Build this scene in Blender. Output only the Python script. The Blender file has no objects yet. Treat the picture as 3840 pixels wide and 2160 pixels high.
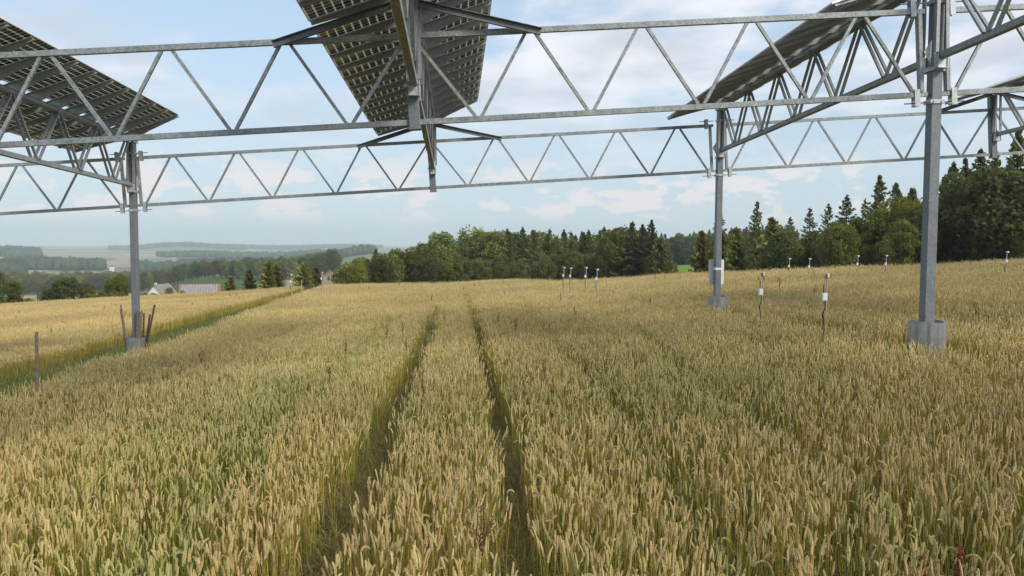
import bpy, math, random
import numpy as np
from mathutils import Matrix, Vector

S = bpy.context.scene
COL = S.collection
rng = np.random.default_rng(7)
random.seed(7)
rad = math.radians

# ------------------------------------------------------------------ camera, sky, sun, exposure
CZ = 2.69                                   # camera height over the soil under it
YAW, PIT, ROLL = rad(3.958), rad(3.400), rad(0.214)
Fw = Vector((math.sin(YAW)*math.cos(PIT), math.cos(YAW)*math.cos(PIT), -math.sin(PIT)))
R0 = Vector((math.cos(YAW), -math.sin(YAW), 0)); U0 = R0.cross(Fw)
Rv = R0*math.cos(ROLL) + U0*math.sin(ROLL); Uv = -R0*math.sin(ROLL) + U0*math.cos(ROLL)
cam = bpy.data.cameras.new('camera'); cam.sensor_width = 36; cam.lens = 29.06
cam.clip_start = 0.05; cam.clip_end = 40000
camo = bpy.data.objects.new('camera', cam); COL.objects.link(camo)
m3 = Matrix((Rv, Uv, -Fw)).transposed()
camo.matrix_world = Matrix.Translation((0, 0, CZ)) @ m3.to_4x4()
S.camera = camo

SUN_AZ, SUN_EL = 138.0, 36.0                # clockwise from the direction of the tractor tracks
w = bpy.data.worlds.new('World'); S.world = w; w.use_nodes = True
nt = w.node_tree; nt.nodes.clear()
def wn(t, **k):
    n = nt.nodes.new(t)
    for a, b in k.items(): setattr(n, a, b)
    return n
wl = nt.links.new
SKYS = 0.106
HAZE = 0.00018
out = wn('ShaderNodeOutputWorld'); bg = wn('ShaderNodeBackground'); bg.inputs[1].default_value = SKYS
sky = wn('ShaderNodeTexSky'); sky.sky_type = 'NISHITA'; sky.sun_disc = False
sky.sun_elevation = rad(SUN_EL); sky.sun_rotation = rad(SUN_AZ)
sky.altitude = 600; sky.air_density = 1.0; sky.dust_density = 1.6; sky.ozone_density = 1.3
tc = wn('ShaderNodeTexCoord'); sep = wn('ShaderNodeSeparateXYZ'); wl(tc.outputs['Generated'], sep.inputs[0])
def wmath(op, a, b=None, c=None, clamp=False):
    n = wn('ShaderNodeMath', operation=op); n.use_clamp = clamp
    for i, v in enumerate((a, b, c)):
        if v is None: continue
        if isinstance(v, (int, float)): n.inputs[i].default_value = v
        else: wl(v, n.inputs[i])
    return n.outputs[0]
def wsmooth(v, lo, hi):
    n = wn('ShaderNodeMapRange', interpolation_type='SMOOTHSTEP')
    wl(v, n.inputs[0]); n.inputs[1].default_value = lo; n.inputs[2].default_value = hi
    return n.outputs[0]
zc = wmath('MAXIMUM', sep.outputs[2], 0.0)
den = wmath('ADD', zc, 0.10)
cx = wmath('DIVIDE', sep.outputs[0], den); cy = wmath('DIVIDE', sep.outputs[1], den)
cmb = wn('ShaderNodeCombineXYZ'); wl(cx, cmb.inputs[0]); wl(cy, cmb.inputs[1])
# high, soft broken cloud sheet
n1 = wn('ShaderNodeTexNoise'); n1.inputs['Scale'].default_value = 0.95; n1.inputs['Detail'].default_value = 7; n1.inputs['Roughness'].default_value = 0.58
mp1 = wn('ShaderNodeMapping'); mp1.inputs['Location'].default_value = (3.1, 1.7, 0); mp1.inputs['Scale'].default_value = (1.0, 0.8, 1)
wl(cmb.outputs[0], mp1.inputs[0]); wl(mp1.outputs[0], n1.inputs['Vector'])
side = wmath('ADD', n1.outputs[0], wmath('MULTIPLY', sep.outputs[0], 0.07))
sheet = wsmooth(side, 0.44, 0.60)
up = wsmooth(sep.outputs[2], 0.05, 0.22)
sheet = wmath('MULTIPLY', sheet, up)
# small heaped clouds low over the horizon: flat bases, round tops
dv = wn('ShaderNodeMapping'); dv.inputs['Scale'].default_value = (17.0, 17.0, 40.0); dv.inputs['Location'].default_value = (0.35, 0.9, 0.0)
wl(tc.outputs['Generated'], dv.inputs[0])
n2 = wn('ShaderNodeTexNoise'); n2.inputs['Scale'].default_value = 1.0; n2.inputs['Detail'].default_value = 6; n2.inputs['Roughness'].default_value = 0.6
wl(dv.outputs[0], n2.inputs['Vector'])
band = wmath('MULTIPLY', wsmooth(sep.outputs[2], 0.012, 0.034), wmath('SUBTRACT', 1.0, wsmooth(sep.outputs[2], 0.065, 0.12)))
heap = wmath('MULTIPLY', wsmooth(n2.outputs[0], 0.50, 0.57), band)
cl = wmath('MULTIPLY', sheet, 0.80)
# cloud brightness varies a little inside
n3 = wn('ShaderNodeTexNoise'); n3.inputs['Scale'].default_value = 1.7; n3.inputs['Detail'].default_value = 4
wl(mp1.outputs[0], n3.inputs['Vector'])
ccol = wn('ShaderNodeMixRGB'); wl(wsmooth(wmath('ADD', n3.outputs[0], wmath('MULTIPLY', sep.outputs[0], 0.22)), 0.34, 0.66), ccol.inputs[0])
ccol.inputs[1].default_value = (3.05, 3.2, 3.55, 1); ccol.inputs[2].default_value = (4.95, 4.85, 5.05, 1)
hz = wn('ShaderNodeMixRGB'); wl(wmath('ADD', wmath('MULTIPLY', wmath('SUBTRACT', 1.0, wsmooth(sep.outputs[2], 0.0, 0.45)), 0.45), 0.42), hz.inputs[0])
wl(sky.outputs[0], hz.inputs[1]); hz.inputs[2].default_value = (2.65, 3.25, 3.75, 1)
mixc = wn('ShaderNodeMixRGB'); wl(cl, mixc.inputs[0]); wl(hz.outputs[0], mixc.inputs[1]); wl(ccol.outputs[0], mixc.inputs[2])
puff = wn('ShaderNodeMixRGB'); wl(wmath('MULTIPLY', heap, 0.75), puff.inputs[0]); wl(mixc.outputs[0], puff.inputs[1]); puff.inputs[2].default_value = (4.3, 4.05, 4.1, 1)
wl(puff.outputs[0], bg.inputs[0]); wl(bg.outputs[0], out.inputs[0])

sl = bpy.data.lights.new('sun', 'SUN'); sl.energy = 1.4; sl.angle = rad(16); sl.color = (1.0, 0.93, 0.80)
so = bpy.data.objects.new('sun', sl); COL.objects.link(so)
sd = Vector((math.sin(rad(SUN_AZ))*math.cos(rad(SUN_EL)), math.cos(rad(SUN_AZ))*math.cos(rad(SUN_EL)), math.sin(rad(SUN_EL))))
so.rotation_euler = sd.to_track_quat('Z', 'Y').to_euler()
S.view_settings.view_transform = 'Standard'; S.view_settings.look = 'None'
S.view_settings.gamma = 1; S.view_settings.use_curve_mapping = False
S.view_settings.exposure = 0.98
S.cycles.use_denoising = True; S.cycles.max_bounces = 6; S.cycles.diffuse_bounces = 3; S.cycles.glossy_bounces = 2
S.cycles.transmission_bounces = 4; S.cycles.volume_bounces = 1; S.cycles.transparent_max_bounces = 4

# ------------------------------------------------------------------ helpers
def put(o, parent=None):
    COL.objects.link(o)
    if parent is not None: o.parent = parent
    return o
def tag(o, label, cat, group=None, kind=None):
    if label: o['label'] = label
    if cat: o['category'] = cat
    if group: o['group'] = group
    if kind: o['kind'] = kind
    return o
def empty(name, loc=(0, 0, 0), parent=None, mat=None):
    o = bpy.data.objects.new(name, None); o.empty_display_size = 0.2
    if mat is not None: o.matrix_world = mat
    else: o.location = loc
    return put(o, parent)
def copy_tree(o, parent=None):
    c = o.copy(); COL.objects.link(c)
    if parent is not None: c.parent = parent
    for ch in list(o.children): copy_tree(ch, c)
    return c

class MB:
    def __init__(s): s.v = []; s.f = []; s.mi = []; s.col = []
    def add(s, vs, fs, mi=0):
        b = len(s.v); s.v += [tuple(p) for p in vs]; s.f += [tuple(b+i for i in f) for f in fs]; s.mi += [mi]*len(fs); return s
    def box(s, c, d, mi=0):
        x, y, z = c; a, b, h = d[0]/2, d[1]/2, d[2]/2
        vs = [(x+i*a, y+j*b, z+k*h) for k in (-1, 1) for i, j in ((-1, -1), (1, -1), (1, 1), (-1, 1))]
        return s.add(vs, [(3, 2, 1, 0), (4, 5, 6, 7), (0, 1, 5, 4), (1, 2, 6, 5), (2, 3, 7, 6), (3, 0, 4, 7)], mi)
    def bar(s, p, q, wd, hd, upv=(0, 0, 1), mi=0, ch=0.0):
        p, q = Vector(p), Vector(q); d = (q-p).normalized(); u = Vector(upv)
        a = d.cross(u)
        if a.length < 1e-6: a = d.cross(Vector((1, 0, 0)))
        a.normalize(); b = a.cross(d).normalized()
        if ch > 0:
            pr = []
            for sx_, sy_ in ((1, 1), (-1, 1), (-1, -1), (1, -1)):
                X, Y = sx_*wd/2, sy_*hd/2
                e = [(X, Y-sy_*ch), (X-sx_*ch, Y)]
                if sx_*sy_ < 0: e.reverse()
                pr += e
        else:
            pr = [(wd/2, hd/2), (-wd/2, hd/2), (-wd/2, -hd/2), (wd/2, -hd/2)]
        n = len(pr)
        vs = [p+a*x+b*y for x, y in pr] + [q+a*x+b*y for x, y in pr]
        fs = [(i, (i+1) % n, n+(i+1) % n, n+i) for i in range(n)] + [tuple(range(n))[::-1], tuple(range(n, 2*n))]
        return s.add(vs, fs, mi)
    def tube(s, pts, rs, n=8, mi=0, caps=True):
        pts = [Vector(p) for p in pts]; rings = []
        if isinstance(rs, (int, float)): rs = [rs]*len(pts)
        vs = []
        for i, p in enumerate(pts):
            d = (pts[min(i+1, len(pts)-1)]-pts[max(i-1, 0)]).normalized()
            a = d.cross(Vector((0.31, 0.17, 0.93)));
            if a.length < 1e-4: a = d.cross(Vector((1, 0, 0)))
            a.normalize(); b = d.cross(a)
            vs += [p+(a*math.cos(2*math.pi*k/n)+b*math.sin(2*math.pi*k/n))*rs[i] for k in range(n)]
        fs = []
        for i in range(len(pts)-1):
            for k in range(n):
                k2 = (k+1) % n; fs.append((i*n+k, i*n+k2, (i+1)*n+k2, (i+1)*n+k))
        if caps: fs += [tuple(range(n))[::-1], tuple(range((len(pts)-1)*n, len(pts)*n))]
        return s.add(vs, fs, mi)
    def mesh(s, name, mats, smooth=False):
        me = bpy.data.meshes.new(name); me.from_pydata(s.v, [], s.f)
        for m in (mats if isinstance(mats, (list, tuple)) else [mats]): me.materials.append(m)
        if any(s.mi): me.polygons.foreach_set('material_index', s.mi)
        if smooth: me.polygons.foreach_set('use_smooth', [True]*len(me.polygons))
        me.update(); return me
    def build(s, name, mats, parent=None, loc=None, smooth=False):
        o = bpy.data.objects.new(name, s.mesh(name, mats, smooth))
        if loc is not None: o.location = loc
        return put(o, parent)
def inst(name, me, parent=None, loc=(0, 0, 0), rot=None):
    o = bpy.data.objects.new(name, me); o.location = loc
    if rot is not None: o.rotation_euler = rot
    return put(o, parent)
def np_mesh(name, V, Fq, mats, attr=None, mi=None, k=4):
    me = bpy.data.meshes.new(name); V = np.asarray(V, np.float32); Fq = np.asarray(Fq, np.int32)
    me.vertices.add(len(V)); me.vertices.foreach_set('co', V.ravel())
    me.loops.add(Fq.size); me.loops.foreach_set('vertex_index', Fq.ravel())
    me.polygons.add(len(Fq)); me.polygons.foreach_set('loop_start', np.arange(0, Fq.size, k, dtype=np.int32))
    me.polygons.foreach_set('loop_total', np.full(len(Fq), k, np.int32))
    for m in (mats if isinstance(mats, (list, tuple)) else [mats]): me.materials.append(m)
    if mi is not None: me.polygons.foreach_set('material_index', np.asarray(mi, np.int32))
    if attr is not None:
        a = me.attributes.new('pc', 'FLOAT_COLOR', 'POINT'); a.data.foreach_set('color', np.asarray(attr, np.float32).ravel())
    me.update(calc_edges=True); me.validate(); return me

# ------------------------------------------------------------------ materials
def mat(name):
    m = bpy.data.materials.new(name); m.use_nodes = True; t = m.node_tree; t.nodes.clear()
    o = t.nodes.new('ShaderNodeOutputMaterial'); b = t.nodes.new('ShaderNodeBsdfPrincipled'); t.links.new(b.outputs[0], o.inputs[0])
    return m, t, b, o
def node(t, ty, **k):
    n = t.nodes.new(ty)
    for a, b in k.items(): setattr(n, a, b)
    return n
def ramp(t, src, stops):
    r = node(t, 'ShaderNodeValToRGB'); e = r.color_ramp.elements
    while len(e) < len(stops): e.new(0.5)
    for i, (p, c) in enumerate(stops): e[i].position = p; e[i].color = (*c, 1)
    t.links.new(src, r.inputs[0]); return r.outputs[0]
def noise(t, scale, detail=4, rough=0.5, vec=None):
    n = node(t, 'ShaderNodeTexNoise'); n.inputs['Scale'].default_value = scale; n.inputs['Detail'].default_value = detail; n.inputs['Roughness'].default_value = rough
    if vec is not None: t.links.new(vec, n.inputs['Vector'])
    return n.outputs[0]
def simple(name, c, rough=0.6, var=0.25, scale=6.0, metal=0.0, spec=0.3, bump=0.0):
    m, t, b, o = mat(name)
    g = node(t, 'ShaderNodeNewGeometry').outputs['Position']
    nz = noise(t, scale, 5, 0.6, g)
    t.links.new(ramp(t, nz, [(0.3, [v*(1-var) for v in c]), (0.7, [min(1, v*(1+var)) for v in c])]), b.inputs['Base Color'])
    b.inputs['Roughness'].default_value = rough; b.inputs['Metallic'].default_value = metal; b.inputs['Specular IOR Level'].default_value = spec
    if bump:
        bp = node(t, 'ShaderNodeBump'); bp.inputs['Strength'].default_value = bump; bp.inputs['Distance'].default_value = 0.02
        t.links.new(nz, bp.inputs['Height']); t.links.new(bp.outputs[0], b.inputs['Normal'])
    return m
def galv(name, lo, hi, metal=0.35, rough=0.48):
    m, t, b, o = mat(name)
    g = node(t, 'ShaderNodeNewGeometry').outputs['Position']
    v = node(t, 'ShaderNodeTexVoronoi'); v.inputs['Scale'].default_value = 42; t.links.new(g, v.inputs['Vector'])
    n1_ = noise(t, 3.2, 6, 0.65, g); n2_ = noise(t, 16, 4, 0.6, g)
    mx = node(t, 'ShaderNodeMixRGB'); mx.inputs[0].default_value = 0.5; t.links.new(n1_, mx.inputs[1]); t.links.new(n2_, mx.inputs[2])
    mx2 = node(t, 'ShaderNodeMixRGB'); mx2.inputs[0].default_value = 0.22; t.links.new(mx.outputs[0], mx2.inputs[1]); t.links.new(v.outputs['Color'], mx2.inputs[2])
    t.links.new(ramp(t, mx2.outputs[0], [(0.36, lo), (0.62, hi)]), b.inputs['Base Color'])
    rr = node(t, 'ShaderNodeMapRange'); t.links.new(n2_, rr.inputs[0]); rr.inputs[3].default_value = rough-0.12; rr.inputs[4].default_value = rough+0.18
    t.links.new(rr.outputs[0], b.inputs['Roughness'])
    b.inputs['Metallic'].default_value = metal; b.inputs['Specular IOR Level'].default_value = 0.4
    return m
M_STEEL = galv('galvanised_steel', (0.18, 0.20, 0.20), (0.41, 0.44, 0.435))
M_POST = galv('galvanised_post', (0.155, 0.172, 0.187), (0.245, 0.265, 0.285), 0.3, 0.5)
M_BRACE = galv('dark_galvanised_steel', (0.22, 0.235, 0.24), (0.37, 0.39, 0.40))
M_ZINC = galv('bright_zinc_sheet', (0.42, 0.44, 0.45), (0.62, 0.64, 0.65), 0.45, 0.38)
m, t, b, o = mat('skirt_sheet_zinc'); M_SKIRT = m
gp_ = node(t, 'ShaderNodeNewGeometry').outputs['Position']; mp_ = node(t, 'ShaderNodeMapping'); mp_.inputs['Scale'].default_value = (9, 9, 0.8); t.links.new(gp_, mp_.inputs[0])
na_ = noise(t, 1.0, 6, 0.7, mp_.outputs[0]); nb_ = noise(t, 7, 5, 0.6, gp_)
mx_ = node(t, 'ShaderNodeMixRGB'); mx_.inputs[0].default_value = 0.4; t.links.new(na_, mx_.inputs[1]); t.links.new(nb_, mx_.inputs[2])
t.links.new(ramp(t, mx_.outputs[0], [(0.3, (0.20, 0.21, 0.21)), (0.5, (0.36, 0.38, 0.385)), (0.68, (0.52, 0.54, 0.54))]), b.inputs['Base Color']); b.inputs['Metallic'].default_value = 0.6
t.links.new(ramp(t, na_, [(0.3, (0.28,)*3), (0.7, (0.5,)*3)]), b.inputs['Roughness'])
M_ALU = simple('aluminium_frame', (0.74, 0.75, 0.74), 0.4, 0.1, 5, 0.3)
M_ARM = galv('mounting_arm_steel', (0.34, 0.36, 0.355), (0.50, 0.52, 0.515), 0.3, 0.42)
M_CELL = simple('bifacial_cell', (0.042, 0.041, 0.036), 0.12, 0.3, 9, 0, 1.0)
M_KNEE = galv('dark_channel_steel', (0.12, 0.13, 0.135), (0.23, 0.245, 0.255))
m, t, b, o = mat('module_glass_sheet'); M_SHEET = m       # light comes through between the cells
tr = node(t, 'ShaderNodeBsdfTranslucent'); tr.inputs[0].default_value = (0.93, 0.91, 0.82, 1)
b.inputs['Base Color'].default_value = (0.45, 0.46, 0.44, 1); b.inputs['Roughness'].default_value = 0.25
mx = node(t, 'ShaderNodeMixShader'); mx.inputs[0].default_value = 0.6
t.links.new(b.outputs[0], mx.inputs[1]); t.links.new(tr.outputs[0], mx.inputs[2]); t.links.new(mx.outputs[0], o.inputs[0])
M_WOOD = simple('weathered_wood', (0.23, 0.18, 0.14), 0.85, 0.35, 14, bump=0.4)
M_WOODD = simple('dark_wood', (0.11, 0.085, 0.055), 0.85, 0.35, 14, bump=0.4)
M_WHITE = simple('white_plastic', (0.78, 0.79, 0.78), 0.45, 0.05, 3)
M_SIGN = simple('sign_back', (0.80, 0.81, 0.82), 0.4, 0.05, 2.0, 0.0)
M_BLACK = simple('black_plastic', (0.03, 0.03, 0.03), 0.5, 0.2, 8)
M_GREY = simple('grey_plastic', (0.22, 0.22, 0.22), 0.5, 0.15, 8)
M_POLE = simple('pale_pole', (0.42, 0.36, 0.27), 0.6, 0.12, 6)
M_BARK = simple('bark', (0.085, 0.068, 0.052), 0.9, 0.35, 5)
M_PALEBARK = simple('pale_bark', (0.24, 0.21, 0.18), 0.9, 0.3, 5)
M_WALL = simple('white_render', (0.80, 0.79, 0.76), 0.8, 0.04, 0.4)
M_ROOFR = simple('red_roof_tile', (0.36, 0.13, 0.08), 0.8, 0.2, 0.8)
M_ROOFG = simple('grey_brown_roof', (0.25, 0.22, 0.18), 0.8, 0.2, 0.6)
M_ROOFB = simple('brown_roof', (0.20, 0.165, 0.15), 0.8, 0.2, 0.2)
M_PVROOF = simple('roof_panel', (0.36, 0.38, 0.39), 0.25, 0.12, 0.3, 0.2)
M_WIN = simple('dark_window', (0.06, 0.07, 0.08), 0.2, 0.1, 1)
M_RED = simple('red_paint', (0.45, 0.06, 0.03), 0.5, 0.1, 2)
M_YEL = simple('yellow_paint', (0.55, 0.36, 0.05), 0.5, 0.1, 2)
M_TYRE = simple('tyre_rubber', (0.025, 0.025, 0.025), 0.8, 0.2, 4)
M_STALKB = simple('dock_stalk', (0.17, 0.11, 0.05), 0.8, 0.2, 20)
M_DOCK = simple('dock_seed', (0.20, 0.095, 0.05), 0.9, 0.35, 40)
M_DOCKR = simple('red_dock_seed', (0.17, 0.032, 0.02), 0.9, 0.35, 40)

def foliage(name, dark, light, transl=0.5, objvar=0.35):
    m, t, b, o = mat(name)
    at = node(t, 'ShaderNodeAttribute', attribute_name='pc')
    sp = node(t, 'ShaderNodeSeparateColor'); t.links.new(at.outputs['Color'], sp.inputs[0])
    oi = node(t, 'ShaderNodeObjectInfo')
    r = ramp(t, sp.outputs[0], [(0.0, dark), (1.0, light)])
    hs = node(t, 'ShaderNodeHueSaturation'); t.links.new(r, hs.inputs['Color'])
    mr = node(t, 'ShaderNodeMapRange'); t.links.new(oi.outputs['Random'], mr.inputs[0]); mr.inputs[3].default_value = 1-objvar; mr.inputs[4].default_value = 1+objvar
    t.links.new(mr.outputs[0], hs.inputs['Value'])
    mh = node(t, 'ShaderNodeMapRange'); t.links.new(oi.outputs['Random'], mh.inputs[0]); mh.inputs[3].default_value = 0.485; mh.inputs[4].default_value = 0.51
    t.links.new(mh.outputs[0], hs.inputs['Hue'])
    t.links.new(hs.outputs[0], b.inputs['Base Color']); b.inputs['Roughness'].default_value = 0.7; b.inputs['Specular IOR Level'].default_value = 0.2
    tl = node(t, 'ShaderNodeBsdfTranslucent'); t.links.new(hs.outputs[0], tl.inputs[0])
    mx = node(t, 'ShaderNodeMixShader'); mx.inputs[0].default_value = transl
    t.links.new(b.outputs[0], mx.inputs[1]); t.links.new(tl.outputs[0], mx.inputs[2]); t.links.new(mx.outputs[0], o.inputs[0])
    return m
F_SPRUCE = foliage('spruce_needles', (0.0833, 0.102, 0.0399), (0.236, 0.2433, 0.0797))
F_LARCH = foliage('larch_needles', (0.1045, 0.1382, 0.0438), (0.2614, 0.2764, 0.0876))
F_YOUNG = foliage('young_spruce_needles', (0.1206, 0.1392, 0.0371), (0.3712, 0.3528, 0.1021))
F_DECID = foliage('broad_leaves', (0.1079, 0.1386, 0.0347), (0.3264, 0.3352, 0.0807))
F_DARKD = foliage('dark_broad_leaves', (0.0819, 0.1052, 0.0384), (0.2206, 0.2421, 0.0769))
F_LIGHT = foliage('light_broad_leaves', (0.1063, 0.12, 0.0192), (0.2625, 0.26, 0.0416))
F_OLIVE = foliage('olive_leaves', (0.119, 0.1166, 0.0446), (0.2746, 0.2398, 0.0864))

def crop(name, ripe_lo, ripe_hi, green_lo, green_hi, transl=0.2, rough=0.6):
    m, t, b, o = mat(name)
    at = node(t, 'ShaderNodeAttribute', attribute_name='pc')
    sp = node(t, 'ShaderNodeSeparateColor'); t.links.new(at.outputs['Color'], sp.inputs[0])
    it = node(t, 'ShaderNodeAttribute', attribute_name='tone'); it.attribute_type = 'INSTANCER'
    br = node(t, 'ShaderNodeAttribute', attribute_name='bright'); br.attribute_type = 'INSTANCER'
    a = ramp(t, sp.outputs[0], [(0, ripe_lo), (1, ripe_hi)]); g = ramp(t, sp.outputs[0], [(0, green_lo), (1, green_hi)])
    md = node(t, 'ShaderNodeMath', operation='MULTIPLY_ADD'); t.links.new(sp.outputs[1], md.inputs[0]); md.inputs[1].default_value = 0.8; t.links.new(it.outputs['Fac'], md.inputs[2])
    sb = node(t, 'ShaderNodeMapRange', interpolation_type='SMOOTHSTEP'); t.links.new(md.outputs[0], sb.inputs[0]); sb.inputs[1].default_value = 0.55; sb.inputs[2].default_value = 1.15
    mc = node(t, 'ShaderNodeMixRGB'); t.links.new(sb.outputs[0], mc.inputs[0]); t.links.new(a, mc.inputs[1]); t.links.new(g, mc.inputs[2])
    hs = node(t, 'ShaderNodeHueSaturation'); t.links.new(mc.outputs[0], hs.inputs['Color']); t.links.new(br.outputs['Fac'], hs.inputs['Value'])
    t.links.new(hs.outputs[0], b.inputs['Base Color']); b.inputs['Roughness'].default_value = rough; b.inputs['Specular IOR Level'].default_value = 0.2
    tl = node(t, 'ShaderNodeBsdfTranslucent'); t.links.new(hs.outputs[0], tl.inputs[0])
    mx = node(t, 'ShaderNodeMixShader'); mx.inputs[0].default_value = transl
    t.links.new(b.outputs[0], mx.inputs[1]); t.links.new(tl.outputs[0], mx.inputs[2]); t.links.new(mx.outputs[0], o.inputs[0])
    return m
C_EAR = crop('wheat_ear', (0.46, 0.335, 0.14), (0.74, 0.575, 0.295), (0.37, 0.34, 0.115), (0.58, 0.53, 0.24), 0.15)
C_STALK = crop('wheat_stalk', (0.46, 0.36, 0.075), (0.66, 0.52, 0.14), (0.22, 0.27, 0.045), (0.42, 0.43, 0.09), 0.42)
C_LEAF = crop('wheat_leaf', (0.38, 0.29, 0.085), (0.56, 0.44, 0.17), (0.10, 0.17, 0.03), (0.23, 0.31, 0.07), 0.45)
C_GRASS = crop('grass_blade', (0.24, 0.18, 0.065), (0.42, 0.32, 0.14), (0.085, 0.115, 0.028), (0.225, 0.25, 0.075), 0.4)

# ------------------------------------------------------------------ the lie of the land (heights relative to the camera)
XR, YA, YB = 8.793, 14.816, 27.189
XL, XC, BAY = XR-19.0, XR-9.5, 12.373
SX, SY = 0.0677, -0.0318
def zbot(x, y): return 2.092 + SX*x + SY*(y-YA)      # axis of the cross girders' bottom chords
AZT = [-27.89, -24.79, -21.51, -18.74, -14.38, -11.09, -8.48, -3.94, -0.39, 4.29, 7.04, 9.78, 14.9, 19.08, 26.71, 30.79, 35.72]
RCT = [113.1, 110.2, 107.5, 105.6, 103.2, 99.9, 96.1, 90.2, 86.0, 82.2, 76.6, 71.0, 65.2, 62.4, 60.4, 59.4, 57.9]
ZCT = [-7.81, -7.41, -7.04, -6.76, -6.25, -5.71, -5.27, -4.86, -4.56, -4.03, -3.88, -3.4, -2.69, -2.31, -1.81, -1.58, -1.16]
CROP_H = 0.71
def sstep(a, b, v):
    u = np.clip((v-a)/(b-a), 0, 1); return u*u*(3-2*u)
PL = ([0, 35, 150, 320, 560, 900, 1400, 1900, 2900, 3900, 5400, 8000], [0, -4.0, -13, -22.5, -23.5, -35, -51, -54, -58, -62, -66, -74])
PV = ([0, 35, 150, 320, 450, 600, 800, 1300, 1900, 2900, 3900, 5400, 8000], [0, -4.0, -13, -24, -28.5, -36, -44, -50, -54, -59, -63, -67, -74])
PC = ([0, 18, 85, 310, 620, 1400, 2900, 8000], [0, -2.0, -5.0, -9.0, -15, -25, -45, -80])
PR = ([0, 12, 90, 340, 900, 2900, 8000], [0, -0.9, -3.6, -6, -10, -28, -60])
def land(x, y):
    x = np.asarray(x, float); y = np.asarray(y, float)
    az = np.degrees(np.arctan2(x, y)); r = np.hypot(x, y) + 1e-9
    rc = np.interp(az, AZT, RCT); zcst = np.interp(az, AZT, ZCT) - CROP_H
    cx_, cy_ = x/r*rc, y/r*rc
    pl = lambda X, Y: zbot(X, Y) - 5.25
    corr = np.clip(zcst - pl(cx_, cy_), -1.2, 1.2)
    inner = pl(x, y) + corr*sstep(28, 1.0, r)*0 + corr*np.clip((r-28)/(np.maximum(rc, 29)-28), 0, 1)**1.4
    zr = pl(cx_, cy_) + corr
    d = np.maximum(r-rc, 0)
    wl_ = 1-sstep(-11, -5, az); wr_ = sstep(13, 24, az); wc_ = 1-wl_-wr_
    wv_ = 1-sstep(-21, -16, az)
    outer = zr + wl_*(wv_*np.interp(d, *PV)+(1-wv_)*np.interp(d, *PL)) + wc_*np.interp(d, *PC) + wr_*np.interp(d, *PR)
    far = sstep(300, 900, r)
    outer = outer + far*(5.0*np.sin(x/260+1.3)*np.cos(y/330) + 3.0*np.sin(x/117+y/171))*np.clip(r/2500, 0.1, 1)
    hill = 30*np.exp(-((az-3.4)/2.9)**2-((r-1500)/260)**2)
    ridge = 26*np.exp(-((az+17.5)/2.6)**2-((r-5200)/500)**2) + 22*np.exp(-((az+27)/3.5)**2-((r-3000)/420)**2)
    return np.where(r <= rc, inner, outer + hill + ridge)
def gz(x, y): return float(land(x, y)) + CZ
def at(az, r):
    x = r*math.sin(rad(az)); y = r*math.cos(rad(az)); return x, y, gz(x, y)
TRACKS = [([0, 4.5, 6.5, 10, 30, 60, 95], [-1.28, -1.16, -1.04, -0.97, -0.84, -0.95, -1.1], 0.23), ([0, 5, 10, 16, 36, 60, 95], [0.44, 0.48, 0.64, 0.66, 0.79, 0.80, 0.8], 0.16)]
def path_x(y): return np.interp(y, [0, 16.4, 20, 25, 31, 40, 61, 89, 110], [-7.0, -8.7, -9.3, -9.8, -10.15, -11.0, -12.9, -14.6, -16.0])      # right edge of the grass strip
def path_w(y): return np.interp(y, [0, 27, 42, 60, 90], [3.4, 3.5, 3.5, 3.1, 2.4])

# ground sheet
azs = np.unique(np.round(np.concatenate([np.arange(-180, -60, 8), np.arange(-60, -30, 1), np.arange(-30, 0, 0.25), np.arange(0, 40, 0.5), np.arange(40, 60, 1), np.arange(60, 180, 8)]), 3))
rs = np.concatenate([[0.0], np.geomspace(1.2, 140, 70), np.geomspace(146, 9000, 110)])
A, Rr = np.meshgrid(np.radians(azs), rs)
X = Rr*np.sin(A); Y = Rr*np.cos(A); Z = land(X, Y) + CZ
V = np.stack([X, Y, Z], -1).reshape(-1, 3); na = len(azs)
ii, jj = np.meshgrid(np.arange(len(rs)-1), np.arange(na), indexing='ij'); j2 = (jj+1) % na
Fq = np.stack([ii*na+jj, (ii+1)*na+jj, (ii+1)*na+j2, ii*na+j2], -1).reshape(-1, 4)
Fq = Fq[:, ::-1]
# the colour of each far field (what grows there)
FIELDS = [ # (azimuth range, distance range, colour)
    (-29, -18.2, 600, 690, (0.105, 0.15, 0.05)), (-26.9, -25.0, 610, 690, (0.46, 0.33, 0.19)), (-23.3, -19.3, 560, 720, (0.48, 0.36, 0.18)),
    (-20.6, -11.5, 440, 640, (0.07, 0.125, 0.032)), (-13.2, -9.5, 640, 760, (0.40, 0.30, 0.19)),
    (-27.0, -23.3, 1180, 1500, (0.38, 0.31, 0.15)), (-25.5, -20.5, 1560, 2000, (0.14, 0.19, 0.08)),
    (-25.6, -18.2, 2300, 3300, (0.36, 0.30, 0.21)), (-24.2, -21.6, 2650, 2850, (0.13, 0.18, 0.08)), (-20.8, -18.4, 2350, 2700, (0.16, 0.21, 0.10)), (-25.6, -22.5, 2150, 2500, (0.22, 0.24, 0.12)), (-22.0, -19.0, 3500, 3900, (0.60, 0.50, 0.38)), (-25.6, -21, 3500, 4200, (0.26, 0.28, 0.16)),
    (-16.0, -11.8, 2150, 2600, (0.40, 0.30, 0.2)), (-18.2, -8.0, 3900, 4300, (0.42, 0.40, 0.26)), (-17, -9.5, 3200, 3500, (0.33, 0.36, 0.18)),
    (-17, -12, 2700, 3000, (0.13, 0.17, 0.08)),
    (12.5, 20.5, 205, 420, (0.165, 0.26, 0.03))]
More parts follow.
